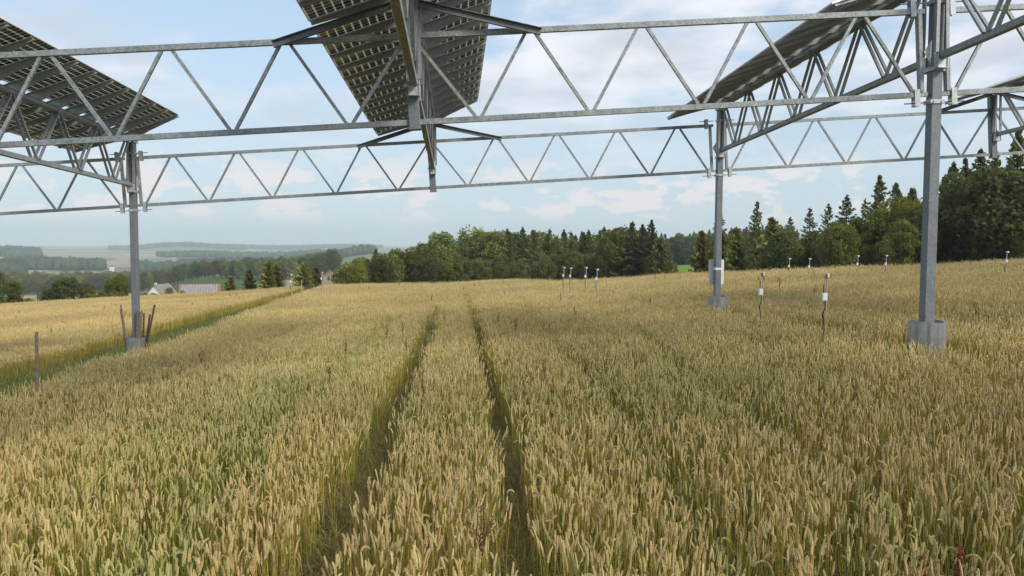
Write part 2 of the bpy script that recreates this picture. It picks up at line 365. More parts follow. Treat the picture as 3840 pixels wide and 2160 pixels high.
fc = V[Fq].mean(1); faz = np.degrees(np.arctan2(fc[:, 0], fc[:, 1])); fr = np.hypot(fc[:, 0], fc[:, 1])
vaz = np.degrees(np.arctan2(V[:, 0], V[:, 1])); vr = np.hypot(V[:, 0], V[:, 1])
fcol = np.zeros((len(V), 4), np.float32)
for a0, a1, r0, r1, c in FIELDS:
    k = (vaz > a0) & (vaz < a1) & (vr > r0) & (vr < r1); fcol[k] = (*c, 1)
m, t, b, o = mat('soil_and_fields')
gp = node(t, 'ShaderNodeNewGeometry').outputs['Position']
ln = node(t, 'ShaderNodeVectorMath', operation='LENGTH'); t.links.new(gp, ln.inputs[0])
soil = ramp(t, noise(t, 9, 6, 0.65, gp), [(0.3, (0.055, 0.045, 0.022)), (0.7, (0.14, 0.115, 0.055))])
vor = node(t, 'ShaderNodeTexVoronoi'); vor.inputs['Scale'].default_value = 0.0042; t.links.new(gp, vor.inputs['Vector'])
vs = node(t, 'ShaderNodeSeparateColor'); t.links.new(vor.outputs['Color'], vs.inputs[0])
fld = ramp(t, vs.outputs[0], [(0.0, (0.10, 0.15, 0.05)), (0.35, (0.13, 0.185, 0.07)), (0.55, (0.17, 0.21, 0.085)), (0.72, (0.34, 0.29, 0.15)), (0.9, (0.40, 0.32, 0.19))])
fn = noise(t, 0.02, 5, 0.6, gp)
fm = node(t, 'ShaderNodeMixRGB', blend_type='MULTIPLY'); fm.inputs[0].default_value = 0.5; t.links.new(fld, fm.inputs[1]); t.links.new(ramp(t, fn, [(0.3, (0.7, 0.72, 0.7)), (0.7, (1.1, 1.1, 1.1))]), fm.inputs[2])
fa = node(t, 'ShaderNodeAttribute', attribute_name='pc')
fx = node(t, 'ShaderNodeMixRGB'); t.links.new(fa.outputs['Alpha'], fx.inputs[0]); t.links.new(fm.outputs[0], fx.inputs[1]); t.links.new(fa.outputs['Color'], fx.inputs[2])
gr = node(t, 'ShaderNodeMixRGB'); s1 = node(t, 'ShaderNodeMapRange'); t.links.new(ln.outputs['Value'], s1.inputs[0]); s1.inputs[1].default_value = 110; s1.inputs[2].default_value = 150
t.links.new(s1.outputs[0], gr.inputs[0]); t.links.new(soil, gr.inputs[1]); t.links.new(fx.outputs[0], gr.inputs[2])
t.links.new(gr.outputs[0], b.inputs['Base Color']); b.inputs['Roughness'].default_value = 0.95; b.inputs['Specular IOR Level'].default_value = 0.1
M_GROUND = m
go = put(bpy.data.objects.new('ground', np_mesh('ground', V, Fq, M_GROUND, fcol))); go['kind'] = 'structure'
go.data.polygons.foreach_set('use_smooth', [True]*len(go.data.polygons))

# ------------------------------------------------------------------ steelwork
def frame(o_, ex, ey):
    ex = Vector(ex).normalized(); ez = ex.cross(Vector(ey)).normalized(); ey = ez.cross(ex)
    mt = Matrix((ex, ey, ez)).transposed().to_4x4(); mt.translation = Vector(o_); return mt
C0, PN, HT = 1.135, 2.01, 1.50
CH = 0.095
GIRDER = {}
def girder_meshes():
    g = GIRDER
    for side in (1, -1):
        a, e = 0.10*side, 9.22*side
        g['bot', side] = MB().bar((a, 0, 0), (e, 0, 0), CH, CH).mesh('bottom_chord', M_STEEL)
        g['top', side] = MB().bar((a, 0, HT), (e-0.02*side, 0, HT), CH, CH).mesh('top_chord', M_STEEL)
    d = 1.005
    g['dr'] = MB().bar((0.055, 0, CH/2), (d-0.09, 0, HT-CH/2), 0.056, 0.056, (0, 1, 0)).mesh('diagonal', M_STEEL)
    g['dl'] = MB().bar((-0.055, 0, CH/2), (-d+0.09, 0, HT-CH/2), 0.056, 0.056, (0, 1, 0)).mesh('diagonal', M_STEEL)
    for sd_ in (1, -1):
        g['dc', sd_] = MB().bar(((C0-0.055)*sd_, 0, CH/2), (0.10*sd_, 0, HT-CH/2-0.03), 0.056, 0.056, (0, 1, 0)).mesh('diagonal', M_STEEL)
        u = 9.27*sd_
        g['end', sd_] = MB().bar((u, 0, CH/2), (u, 0, HT-CH/2), 0.12, 0.07, (1, 0, 0)).mesh('end_post', M_STEEL)
        g['stub', sd_] = MB().bar((9.223*sd_, 0, 0), (9.395*sd_, 0, 0), 0.075, 0.08).mesh('chord_stub', M_STEEL)
        g['stubt', sd_] = MB().bar((9.203*sd_, 0, HT), (9.38*sd_, 0, HT), 0.075, 0.08).mesh('chord_stub', M_STEEL)
        hb = MB(); hb.box((9.17*sd_, -0.058, -0.06), (0.10, 0.016, 0.31)); hb.box((9.17*sd_, 0.058, -0.06), (0.10, 0.016, 0.31)); hb.box((9.17*sd_, 0, -0.20), (0.098, 0.099, 0.016))
        g['hookb', sd_] = hb.mesh('hook_plate', M_ZINC)
        hb = MB(); hb.box((9.15*sd_, -0.058, HT+0.06), (0.10, 0.016, 0.31)); hb.box((9.15*sd_, 0.058, HT+0.06), (0.10, 0.016, 0.31)); hb.box((9.15*sd_, 0, HT+0.20), (0.098, 0.099, 0.016))
        g['hookt', sd_] = hb.mesh('hook_plate', M_ZINC)
        g['rodb', sd_] = MB().tube([(8.95*sd_, 0, -0.15), (9.40*sd_, 0, -0.15)], 0.013, 6).mesh('threaded_rod', M_BRACE)
        g['rodt', sd_] = MB().tube([(8.93*sd_, 0, HT+0.15), (9.40*sd_, 0, HT+0.15)], 0.013, 6).mesh('threaded_rod', M_BRACE)
        bc = MB(); p0, p1 = (0.10*sd_, -0.20, 2.02), (2.32*sd_, -0.13, 1.435)
        bc.bar(p0, p1, 0.012, 0.125, mi=0)
        dv_ = Vector((p1[0]-p0[0], 0, p1[2]-p0[2])).normalized(); nv = Vector((-dv_.z, 0, dv_.x)) * (1 if dv_.x > 0 else -1)
        for k_ in (-1, 1):
            o_ = nv*0.057*k_
            bc.bar(Vector(p0)+o_+Vector((0, -0.036, 0)), Vector(p1)+o_+Vector((0, -0.036, 0)), 0.06, 0.012, nv)
        g['brace', sd_] = bc.mesh('knee_brace', M_KNEE)
    pm = MB(); pm.bar((0, 0, -0.12), (0, 0, 1.98), 0.20, 0.20, (1, 0, 0), ch=0.012); pm.box((0, -0.03, -0.128), (0.23, 0.25, 0.012))
    g['post'] = pm.mesh('hanger_post', M_POST)
    sm = MB(); sm.box((0, -0.135, 0.62), (0.26, 0.05, 0.03)); sm.box((0.06, -0.19, 0.70), (0.10, 0.14, 0.17)); sm.tube([(0.06, -0.29, 0.70), (0.06, -0.255, 0.70)], 0.035, 6)
    g['seat'] = sm.mesh('chord_seat', M_ZINC)
girder_meshes()
def cross_girder(xc, y, label):
    root = empty('lattice_girder', mat=frame((xc, y, zbot(xc, y)+CZ), (1, 0, SX), (0, 1, 0)))
    tag(root, label, 'girder', 'lattice girders between the posts')
    g = GIRDER
    for s_ in (1, -1):
        inst('bottom_chord', g['bot', s_], root); inst('top_chord', g['top', s_], root)
        inst('diagonal', g['dc', s_], root)
        for k in range(4):
            u = C0+k*PN
            inst('diagonal', g['dr' if s_ > 0 else 'dl'], root, (u*s_, 0, 0))
            inst('diagonal', g['dl' if s_ > 0 else 'dr'], root, ((u+PN)*s_, 0, 0))
        for nm, k in (('end_post', 'end'), ('chord_stub', 'stub'), ('chord_stub', 'stubt'), ('hook_plate', 'hookb'), ('hook_plate', 'hookt'), ('threaded_rod', 'rodb'), ('threaded_rod', 'rodt'), ('knee_brace', 'brace')):
            inst(nm, g[k, s_], root)
    inst('hanger_post', g['post'], root); inst('chord_seat', g['seat'], root)
    return root
cross_girder(XC, YA, 'nearest lattice girder, spanning the frame in front of the long panels')
cross_girder(XR+9.5, YA, 'lattice girder stub running off the right edge from the big near post')
cross_girder(XC, YB, 'rear lattice girder between the two far posts, thinner in view')
cross_girder(XC-19, YB, 'rear lattice girder left of the far left post')
cross_girder(XR+9.5, YB, 'rear lattice girder right of the far post with the sign')

# girders along the rows: a square bottom chord, paired diagonals and a round tube on top
ZL, HTUBE = 0.65, 2.04
ROWM = {}
def row_meshes():
    g = ROWM; L = BAY
    g['bot'] = MB().bar((0, 0.16, ZL), (0, L-0.16, ZL), 0.12, 0.12, ch=0.008).mesh('bottom_chord', M_STEEL)
    g['tube'] = MB().tube([(0, 0.01, HTUBE+0.06), (0, L-0.01, HTUBE+0.06)], 0.088, 20).mesh('torque_tube', M_BRACE, True)
    for s_ in (1, -1):
        g['f', s_] = MB().bar((0.065*s_, 0.05, ZL+0.04), (0.055*s_, 1.155-0.05, HTUBE), 0.045, 0.06, (1, 0, 0)).mesh('diagonal', M_BRACE)
        g['b', s_] = MB().bar((0.065*s_, -0.05, ZL+0.04), (0.055*s_, -1.155+0.05, HTUBE), 0.045, 0.06, (1, 0, 0)).mesh('diagonal', M_BRACE)
        g['e0', s_] = MB().bar((0.10*s_, 0.22, ZL+0.06), (0.075*s_, 0.22, HTUBE), 0.05, 0.06, (1, 0, 0)).mesh('end_upright', M_BRACE)
        g['e1', s_] = MB().bar((0.10*s_, L-0.22, ZL+0.06), (0.075*s_, L-0.22, HTUBE), 0.05, 0.06, (1, 0, 0)).mesh('end_upright', M_BRACE)
    for k, y in (('s0', 0.20), ('s1', L-0.20)):
        mb = MB(); mb.box((0, y, ZL-0.14), (0.16, 0.10, 0.16)); mb.box((0, y, ZL-0.225), (0.20, 0.16, 0.012)); mb.box((0.088, y, ZL-0.1), (0.014, 0.14, 0.26)); mb.box((-0.088, y, ZL-0.1), (0.014, 0.14, 0.26))
        g[k] = mb.mesh('end_bracket', M_ZINC)
row_meshes()
def row_girder(x, y0, label):
    root = empty('row_girder', mat=frame((x, y0, zbot(x, y0)+CZ), (1, 0, 0), (0, 1, SY)))
    tag(root, label, 'girder', 'girders under the panel rows')
    g = ROWM
    inst('bottom_chord', g['bot'], root); inst('torque_tube', g['tube'], root)
    for s_ in (1, -1):
        inst('end_upright', g['e0', s_], root); inst('end_upright', g['e1', s_], root)
        for k in range(5):
            y = 1.65+k*2.29
            inst('diagonal', g['f', s_], root, (0, y, 0)); inst('diagonal', g['b', s_], root, (0, y, 0))
    inst('end_bracket', g['s0'], root); inst('end_bracket', g['s1'], root)
    return root
row_girder(XL, YA, 'row girder at far left, pairs of struts under the left panels')
row_girder(XC, YA, 'middle row girder with brown underside, running away over the tracks')
row_girder(XC, YA-BAY, 'row girder directly overhead at the top of the frame')
row_girder(XR, YA, 'row girder between the two right posts with paired V struts')
row_girder(XR, YA-BAY, 'row girder reaching toward the viewer from the big right post')
row_girder(XR+9.5, YA, 'row girder ending at the hanger post by the right edge')

# solar arrays: tapered arms across the tube, glass modules lying on them
TILT = rad(20)
def solar_meshes():
    g = {}
    Wd, Ln = 0.985, 1.645                      # along the row, across the row
    f = MB()
    for a, b_ in (((-Ln/2, 0), (Ln/2, 0)), ((-Ln/2, Wd), (Ln/2, Wd))):
        f.bar((a[0], a[1]-0.014*(1 if a[1] > 0 else -1), 0), (b_[0], b_[1]-0.014*(1 if a[1] > 0 else -1), 0), 0.028, 0.036, mi=0)
    for xx in (-Ln/2+0.008, Ln/2-0.008): f.bar((xx, 0.03, 0), (xx, Wd-0.03, 0), 0.016, 0.032, mi=0)
    f.box((0, Wd/2, 0.008), (Ln-0.034, Wd-0.06, 0.006), mi=1)
    g['mod'] = f.mesh('solar_module', [M_ALU, M_SHEET])
    c = MB()
    px, py = (Ln-0.05)/10, (Wd-0.075)/6
    for i in range(10):
        for j in range(6):
            cx_, cy_ = -Ln/2+0.025+(i+0.5)*px, 0.0375+(j+0.5)*py; a, b_ = px/2-0.011, py/2-0.006; k = 0.02
            for zz, fl in ((0.003, True), (0.0125, False)):
                ps = [(cx_-a+k, cy_-b_), (cx_+a-k, cy_-b_), (cx_+a, cy_-b_+k), (cx_+a, cy_+b_-k), (cx_+a-k, cy_+b_), (cx_-a+k, cy_+b_), (cx_-a, cy_+b_-k), (cx_-a, cy_-b_+k)]
                c.add([(p, q, zz) for p, q in ps], [tuple(range(8))[::-1] if fl else tuple(range(8))])
    g['cell'] = c.mesh('cell_sheet', M_CELL)
    g['jb'] = MB().box((0, Wd/2, -0.012), (0.11, 0.10, 0.024)).mesh('junction_box', M_BLACK)
    pts_ = [(0, 0.1+i*0.25, -0.10-0.06*abs(math.sin(i*math.pi/4))-0.02*math.sin(i*1.7)) for i in range(48)]
    g['cab'] = MB().tube(pts_, 0.012, 5).mesh('cable', M_BLACK)
    am = MB()                                   # tapered pressed-steel arm, deep at the tube
    xs = [-1.91, -1.2, -0.6, -0.16, 0.0, 0.16, 0.5, 1.0, 1.52]; dp = [0.05, 0.085, 0.14, 0.22, 0.235, 0.22, 0.155, 0.10, 0.05]
    for yy in (-0.03, 0.03):
        vs = [(x_, yy, 0.0) for x_ in xs]+[(x_, yy, -d_) for x_, d_ in zip(xs, dp)]; n = len(xs)
        am.add(vs, [(i, i+1, n+i+1, n+i) for i in range(n-1)])
    n = len(xs)
    am.add([(x_, -0.03, -d_) for x_, d_ in zip(xs, dp)]+[(x_, 0.03, -d_) for x_, d_ in zip(xs, dp)], [(i, i+1, n+i+1, n+i) for i in range(n-1)])
    am.add([(x_, -0.055, 0.0) for x_ in xs]+[(x_, 0.055, 0.0) for x_ in xs], [(i, i+1, n+i+1, n+i) for i in range(n-1)])
    g['arm'] = am.mesh('mounting_arm', M_ARM)
    g['clip'] = MB().box((0, -0.022, 0), (3.30, 0.05, 0.012)).mesh('clamp_strip', M_ALU)
    return g
SOL = solar_meshes()
def solar_array(x, y0, label):
    fm_ = frame((x, y0+0.36, zbot(x, y0+0.36)+HTUBE+0.33+CZ), (1, 0, 0), (0, 1, SY)) @ Matrix.Rotation(-TILT, 4, 'Y')
    root = empty('solar_array', mat=fm_)
    tag(root, label, 'solar array', 'rows of solar panels overhead')
    for k in range(13):
        inst('mounting_arm', SOL['arm'], root, (0, k*1.0, -0.03))
        inst('clamp_strip', SOL['clip'], root, (-0.14, k*1.0-0.058, -0.030))
    inst('cable', SOL['cab'], root, (-0.30, 0, 0))
    for k in range(12):
        for cx_ in (-1.935+0.8225, 1.55-0.8225):
            md_ = inst('solar_module', SOL['mod'], root, (cx_, k*1.0+0.0075, 0.0))
            inst('cell_sheet', SOL['cell'], md_); inst('junction_box', SOL['jb'], md_, (0.70 if cx_ < 0 else -0.70, 0, 0))
    return root
solar_array(XL, YA, 'left row of solar panels seen from below at the left edge')
solar_array(XC, YA, 'middle row of solar panels hanging between the two lattice girders')
solar_array(XC, YA-BAY, 'cut-off row of panels at the top middle edge, before the gap')
solar_array(XR, YA, 'right row of solar panels seen nearly edge on with scalloped underside')
solar_array(XR+9.5, YA, 'pale row of panels edge on at the far right margin')

# columns
def column_meshes():
    g = {}
    return g
def skirt(h, r, seed):
    rs_ = random.Random(seed); n = 12; mb = MB(); vs = []
    for rr, zz in ((r, 0), (r*1.02, h), (r*1.02-0.012, h), (r-0.012, 0)):
        for k in range(n):
            a = 2*math.pi*k/n + seed*0.7 + rs_.uniform(-.08, .08)*0; q = 1+0.03*math.sin(2*a+seed)
            vs.append((rr*q*math.cos(a), rr*q*math.sin(a), zz + (0.012*math.sin(2*a) if zz else 0)))
    fs = []
    for lv in range(3):
        for k in range(n): fs.append((lv*n+k, lv*n+(k+1) % n, (lv+1)*n+(k+1) % n, (lv+1)*n+k))
    mb.add(vs, fs)
    a = 2*math.pi*2/n + seed*0.7                 # lapped seam
    return mb
def steel_column(x, y, label, seed, sign=False):
    zb = zbot(x, y); g0 = float(land(x, y)); H = zb-g0
    root = empty('steel_column', (x, y, g0+CZ)); tag(root, label, 'post', 'galvanised posts carrying the girders')
    MB().bar((0, 0, -0.3), (0, 0, H+HTUBE-0.04), 0.20, 0.20, (0, 1, 0), ch=0.014).build('shaft', M_POST, root)
    sk_ = skirt(1.06, 0.318, seed).build('base_skirt', M_SKIRT, root)
    aa_ = 2*math.pi*10/12+seed*0.7; MB().box((0.312*math.cos(aa_), 0.312*math.sin(aa_), 0.53), (0.05, 0.05, 1.04)).build('seam_strip', M_SKIRT, sk_)
    cm = MB(); cm.box((0, -0.112, 0), (0.26, 0.022, 0.07)); cm.box((0, 0.112, 0), (0.26, 0.022, 0.07)); cm.box((-0.118, 0, 0), (0.03, 0.20, 0.07)); cm.box((0.118, 0, 0), (0.03, 0.20, 0.07))
    for sx_ in (-1, 1): cm.tube([(0.075*sx_, -0.145, 0), (0.075*sx_, -0.123, 0)], 0.017, 6)
    cme = cm.mesh('collar', M_ZINC)
    for zz in (H-0.15, H+HT+0.15, H+0.44): inst('collar', cme, root, (0, 0, zz))
    gm = MB(); gm.add([(-0.13, 0.0, 0.0), (-0.13, 0.0, 0.46), (-0.27, 0.0, 0.24), (-0.13, 0.012, 0.0), (-0.13, 0.012, 0.46), (-0.27, 0.012, 0.24)], [(0, 1, 2), (5, 4, 3), (0, 2, 5, 3), (2, 1, 4, 5), (1, 0, 3, 4)])
    gme = gm.mesh('gusset_plate', M_ZINC)
    inst('gusset_plate', gme, root, (0, -0.09, H+0.50)); inst('gusset_plate', gme, root, (0, -0.07, H+0.50), (0, 0, math.pi))
    MB().box((0, 0, H+HTUBE-0.05), (0.30, 0.26, 0.02)).box((-0.14, 0, H+HTUBE+0.02), (0.02, 0.2, 0.12)).box((0.14, 0, H+HTUBE+0.02), (0.02, 0.2, 0.12)).build('tube_saddle', M_ZINC, root)
    return root
steel_column(XR, YA, 'biggest near galvanised post at right with a round sheet collar at its foot', 1)
steel_column(XR, YB, 'far galvanised post carrying the white sign back', 2)
steel_column(XL, YB, 'far left galvanised post with wooden stakes standing in its foot collar', 4)

# sign behind the far right post
g0 = gz(XR, YB)
sg = empty('sign_board', (XR, YB, g0)); tag(sg, 'white rectangular sign seen from behind, strapped to the far right post', 'sign')
zs = float(-(648-601)/2080*27.2) + CZ - g0 - 0.05
p = MB(); p.bar((-0.25, 0.125, zs-0.80), (-0.25, 0.125, zs), 0.02, 0.012, (0, 1, 0))
def round_plate(wd, ht, cx_, yy, z0, th, rr):
    mb = MB(); ps = []
    for qx, qz, a0 in ((wd/2-rr, ht-rr, 0), (-wd/2+rr, ht-rr, 90), (-wd/2+rr, rr, 180), (wd/2-rr, rr, 270)):
        for a in (0, 30, 60, 90): ps.append((cx_+qx+rr*math.cos(rad(a0+a)), z0+qz+rr*math.sin(rad(a0+a))))
    n = len(ps); mb.add([(a, yy, z_) for a, z_ in ps]+[(a, yy+th, z_) for a, z_ in ps], [tuple(range(n)), tuple(range(n, 2*n))[::-1]]+[(i, n+i, n+(i+1) % n, (i+1) % n) for i in range(n)])
    return mb
round_plate(0.52, 0.84, 0.0, 0.125, zs-0.84, 0.012, 0.04).build('board', M_SIGN, sg)
MB().box((0.0, -0.106, zs-0.31), (0.21, 0.008, 0.075)).box((-0.108, 0.01, zs-0.31), (0.012, 0.23, 0.075)).box((0.108, 0.01, zs-0.31), (0.012, 0.23, 0.075)).build('strap', M_WHITE, sg)

# stakes
def stake(p0, p1, wd, th, mt, label, group=None):
    d = Vector(p1)-Vector(p0); L = d.length
    mb = MB(); mb.bar((0, 0, 0), (0, 0, L), wd, th, (0, 1, 0), ch=min(wd, th)*0.18)
    for i, v in enumerate(mb.v): mb.v[i] = (v[0]+0.012*math.sin(v[2]*3), v[1], v[2]+(0.02*math.sin(i*2.1) if v[2] > L/2 else 0))
    o = mb.build('wooden_stake', mt); o.location = p0; o.rotation_euler = d.to_track_quat('Z', 'Y').to_euler()
    tag(o, label, 'stake', group); return o
gl = gz(XL, YB)
for dx0, dy0, dx1, dy1, h, wd, th, mt, lb in (
    (-0.20, -0.12, -0.40, -0.16, 2.10, 0.055, 0.05, M_WOOD, 'grey wooden stake leaning left of the far left post, the rounder of two'),
    (-0.24, -0.05, -0.47, -0.02, 1.95, 0.06, 0.04, M_WOOD, 'grey wooden stake leaning farthest left at the foot of the far left post'),
    (0.05, -0.21, 0.17, -0.24, 1.95, 0.07, 0.05, M_WOOD, 'grey stake leaning against the front right edge of the far left post'),
    (0.10, -0.18, 0.24, -0.20, 1.88, 0.14, 0.045, M_WOOD, 'widest pale grey board standing in the collar of the far left post'),
    (0.21, -0.10, 0.30, -0.12, 1.82, 0.045, 0.05, M_WOODD, 'short dark stake upright right of the wide grey board'),
    (0.24, -0.05, 0.46, -0.06, 1.78, 0.06, 0.05, M_WOODD, 'short dark stake crossing behind the longest leaning dark one'),
    (0.25, -0.12, 0.65, -0.16, 2.10, 0.055, 0.05, M_WOODD, 'longest dark stake leaning far right out of the post collar')):
    stake((XL+dx0, YB+dy0, gl+0.3), (XL+dx1, YB+dy1, gl+h), wd, th, mt, lb)
stake((-8.20, 16.66, gz(-8.2, 16.66)-0.15), (-8.15, 16.66, -1.85+CZ), 0.055, 0.05, M_WOOD, 'single grey stake upright by the grass strip at the left edge')

# sensor stations
def station_meshes():
    g = {}
    g['box'] = MB().box((0, 0, 0), (0.105, 0.06, 0.15)).box((0, -0.033, 0), (0.085, 0.012, 0.125)).mesh('logger_box', M_WHITE)
    lm = MB()
    for k in range(5): lm.tube([(0, 0, k*0.024), (0, 0, k*0.024+0.008)], [0.062, 0.058], 10)
    lm.tube([(0, 0, -0.01), (0, 0, 0.115)], 0.03, 8)
    g['shield'] = lm.mesh('radiation_shield', M_GREY)
    g['head'] = MB().box((0.05, 0, 0), (0.10, 0.09, 0.10)).bar((-0.10, 0, 0.03), (0.06, 0, 0.03), 0.03, 0.02).mesh('sensor_head', M_WHITE)
    g['ant'] = MB().tube([(0, 0, 0), (0, 0, 0.17)], [0.011, 0.009], 6).mesh('antenna', M_BLACK)
    g['cable'] = MB().tube([(0, 0, 0), (0.01, 0, -0.12), (-0.025, 0, -0.24), (-0.04, 0, -0.30), (-0.012, 0, -0.42), (0.0, 0, -0.62), (-0.045, 0, -0.82), (-0.015, 0, -0.95)], [0.008, 0.008, 0.014, 0.02, 0.01, 0.008, 0.018, 0.008], 6).mesh('cable', M_BLACK)
    return g
ST = station_meshes()
def station(x, y, h, label, near=False, hb=0.37, sc=1.0):
    az_ = x
    z = gz(x, y); root = empty('sensor_station', (x, y, z)); tag(root, label, 'sensor', 'sensor poles standing in the wheat')
    MB().tube([(0, 0, -0.1), (0.01*math.sin(az_*9) if not near else 0.01, 0.01*math.cos(az_*7) if not near else 0.0, h)], 0.0125 if near else 0.017, 7).build('pole', M_POLE if near else M_ZINC, root)
    b_ = inst('logger_box', ST['box'], root, (-0.055*sc, -0.045, h-hb-0.08)); b_.scale = (sc, sc, sc*1.05)
    if near:
        a_ = inst('antenna', ST['ant'], root, (-0.062, -0.02, h-hb)); a_.scale.z = 1.1
        inst('radiation_shield', ST['shield'], root, (-0.01, -0.02, h-0.06)).scale = (0.75, 0.75, 0.8); hd = inst('sensor_head', ST['head'], root, (0.02, 0.03, h)); hd.scale = (0.5, .6, .7)
    else:
        hd = inst('sensor_head', ST['head'], root, (0, 0, h-0.03)); hd.scale = (sc, sc, sc*0.8)
    inst('cable', ST['cable'], root, (-0.03, -0.02, h-hb-0.16))
    return root
station(7.76, 16.79, 1.96, 'nearest sensor pole between the two right posts, with a white box and antenna', True)
station(7.67, 20.17, 1.96, 'second sensor pole just right of the sign post, with white box', True)
for az_, r_, h_, lb in ((7.55, 51, 2.15, 'leftmost of the four pale sensor poles before the dark central trees'), (8.02, 50, 2.1, 'second from left of the four sensor poles before the dark central trees'),
    (9.08, 46, 2.1, 'third of the four sensor poles before the dark central trees'), (9.84, 43, 2.0, 'rightmost of the four sensor poles before the dark central trees'),
    (22.5, 55, 1.65, 'sensor pole on the right field edge below the tall slender spruces'), (23.75, 54, 1.6, 'sensor pole second on the right field edge, before dark undergrowth'),
    (26.65, 53, 1.65, 'sensor pole on the right field edge left of the yellow-green tree'), (28.3, 52, 1.62, 'sensor pole just left of the big near post'), (34.85, 50, 1.5, 'sensor pole alone at far right under the dark forest'),
    (-11.0, 58, 2.6, 'left sensor pole of two at the grass strip, before the young spruces'), (-9.0, 64, 2.55, 'right sensor pole of two at the grass strip, before the pale round bush')):
    x, y, z = at(az_, r_); station(x, y, h_, lb, False, 0.42, 0.9)
for az_, r_, h_, lb in ((-10.35, 62, 2.1, 'thin bare pole between the two left sensor poles'), (-8.45, 70, 2.3, 'thin bare pole in front of the pale round bush')):
    x, y, z = at(az_, r_); o = MB().tube([(0, 0, -0.2), (0, 0, h_)], 0.03, 6).build('marker_pole', M_POLE); o.location = (x, y, z); tag(o, lb, 'pole')
def vnoise(x, y, s, seed):
    """smooth value noise"""
    g = np.random.default_rng(seed).random((64, 64)); u, v = x/s+100.3, y/s+100.7
    i, j = np.floor(u).astype(int), np.floor(v).astype(int); f, h = u-i, v-j; f = f*f*(3-2*f); h = h*h*(3-2*h)
    G = lambda a, b_: g[a % 64, b_ % 64]
    return (G(i, j)*(1-f)+G(i+1, j)*f)*(1-h)+(G(i, j+1)*(1-f)+G(i+1, j+1)*f)*h
# ------------------------------------------------------------------ trees
def quads(cs, us, vs_):
    n = len(cs); V = np.stack([cs-us-vs_, cs+us-vs_, cs+us+vs_, cs-us+vs_], 1).reshape(-1, 3)
    return V, np.arange(n*4).reshape(n, 4)
def rdirs(n, g):
    d = g.normal(size=(n, 3)); return d/np.linalg.norm(d, axis=1, keepdims=True)
def spruce(seed, H, R, base=0.05, gap=0.36, dens=1.0, droop=0.35, top_r=0.8, sparse=0.0):
    g = np.random.default_rng(seed); C, U, W, P = [], [], [], []
    tr = MB(); tr.tube([(0, 0, -1.0), (0.05, 0, H*0.4), (0.0, 0.03, H*0.75), (0, 0, H)], [0.022*H*0.62, 0.016*H*0.6, 0.007*H, 0.015], 7)
    z = H*base; a0 = 0.0
    while z < H*0.99:
        f = (z/H-base)/(1-base); L0 = R*((1-f)**top_r*(0.6+0.4*min(1, f*6+0.3)))+0.06
        for k in range(2):
            a0 += 2.39996+g.uniform(-.4, .4)
            if g.random() < sparse: continue
            L = L0*(g.uniform(0.55, 1.0) if g.random() < 0.6 else g.uniform(0.95, 1.3)); a = a0
            up = (-0.38+1.0*f)+g.normal(0, 0.10); dirh = np.array([math.cos(a), math.sin(a), 0]); side = np.array([-math.sin(a), math.cos(a), 0])
            nst = max(3, int(L/0.26*dens)); s = ((np.arange(nst)+g.uniform(0.2, 0.9, nst))/nst)**0.75
            pts = dirh[None]*(s*L)[:, None]; pts[:, 2] = z+g.uniform(-.1, .1)+up*s*L-droop*0.5*L*s*(1-s)+0.16*L*s**3
            for rep in range(3):
                wdt = 0.24*L0*np.minimum(1, (1-s)*1.6+0.15)+0.10
                lat = g.uniform(-1, 1, nst)*wdt
                c = pts+side[None]*lat[:, None]+g.normal(0, 0.04, (nst, 3)); c[:, 2] -= g.uniform(0, 0.14, nst)+np.abs(lat)*0.25
                u = (dirh[None]*0.15+side[None]*(lat*0.22)[:, None])*g.uniform(0.7, 1.6, (nst, 1)); u[:, 2] += g.normal(-0.03, 0.05, nst)
                v = side[None]*g.uniform(0.04, 0.11, nst)[:, None]+np.array([0, 0, -1])[None]*g.uniform(0.03, 0.17, nst)[:, None]
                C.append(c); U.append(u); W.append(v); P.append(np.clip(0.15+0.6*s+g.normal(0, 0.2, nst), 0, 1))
        z += gap*0.36*g.uniform(0.6, 1.4)
    nt_ = 14; c = np.zeros((nt_, 3)); c[:, 2] = H-np.linspace(-0.1, 0.8, nt_)
    C.append(c); U.append(rdirs(nt_, g)*0.06); W.append(np.tile([[0, 0, 0.12]], (nt_, 1))); P.append(np.full(nt_, 0.6))
    C, U, W, P = np.concatenate(C), np.concatenate(U), np.concatenate(W), np.concatenate(P)
    V, F = quads(C, U, W); pc = np.repeat(P, 4); col = np.stack([pc, pc, pc, np.ones_like(pc)], -1)
    return tr, V, F, col, H
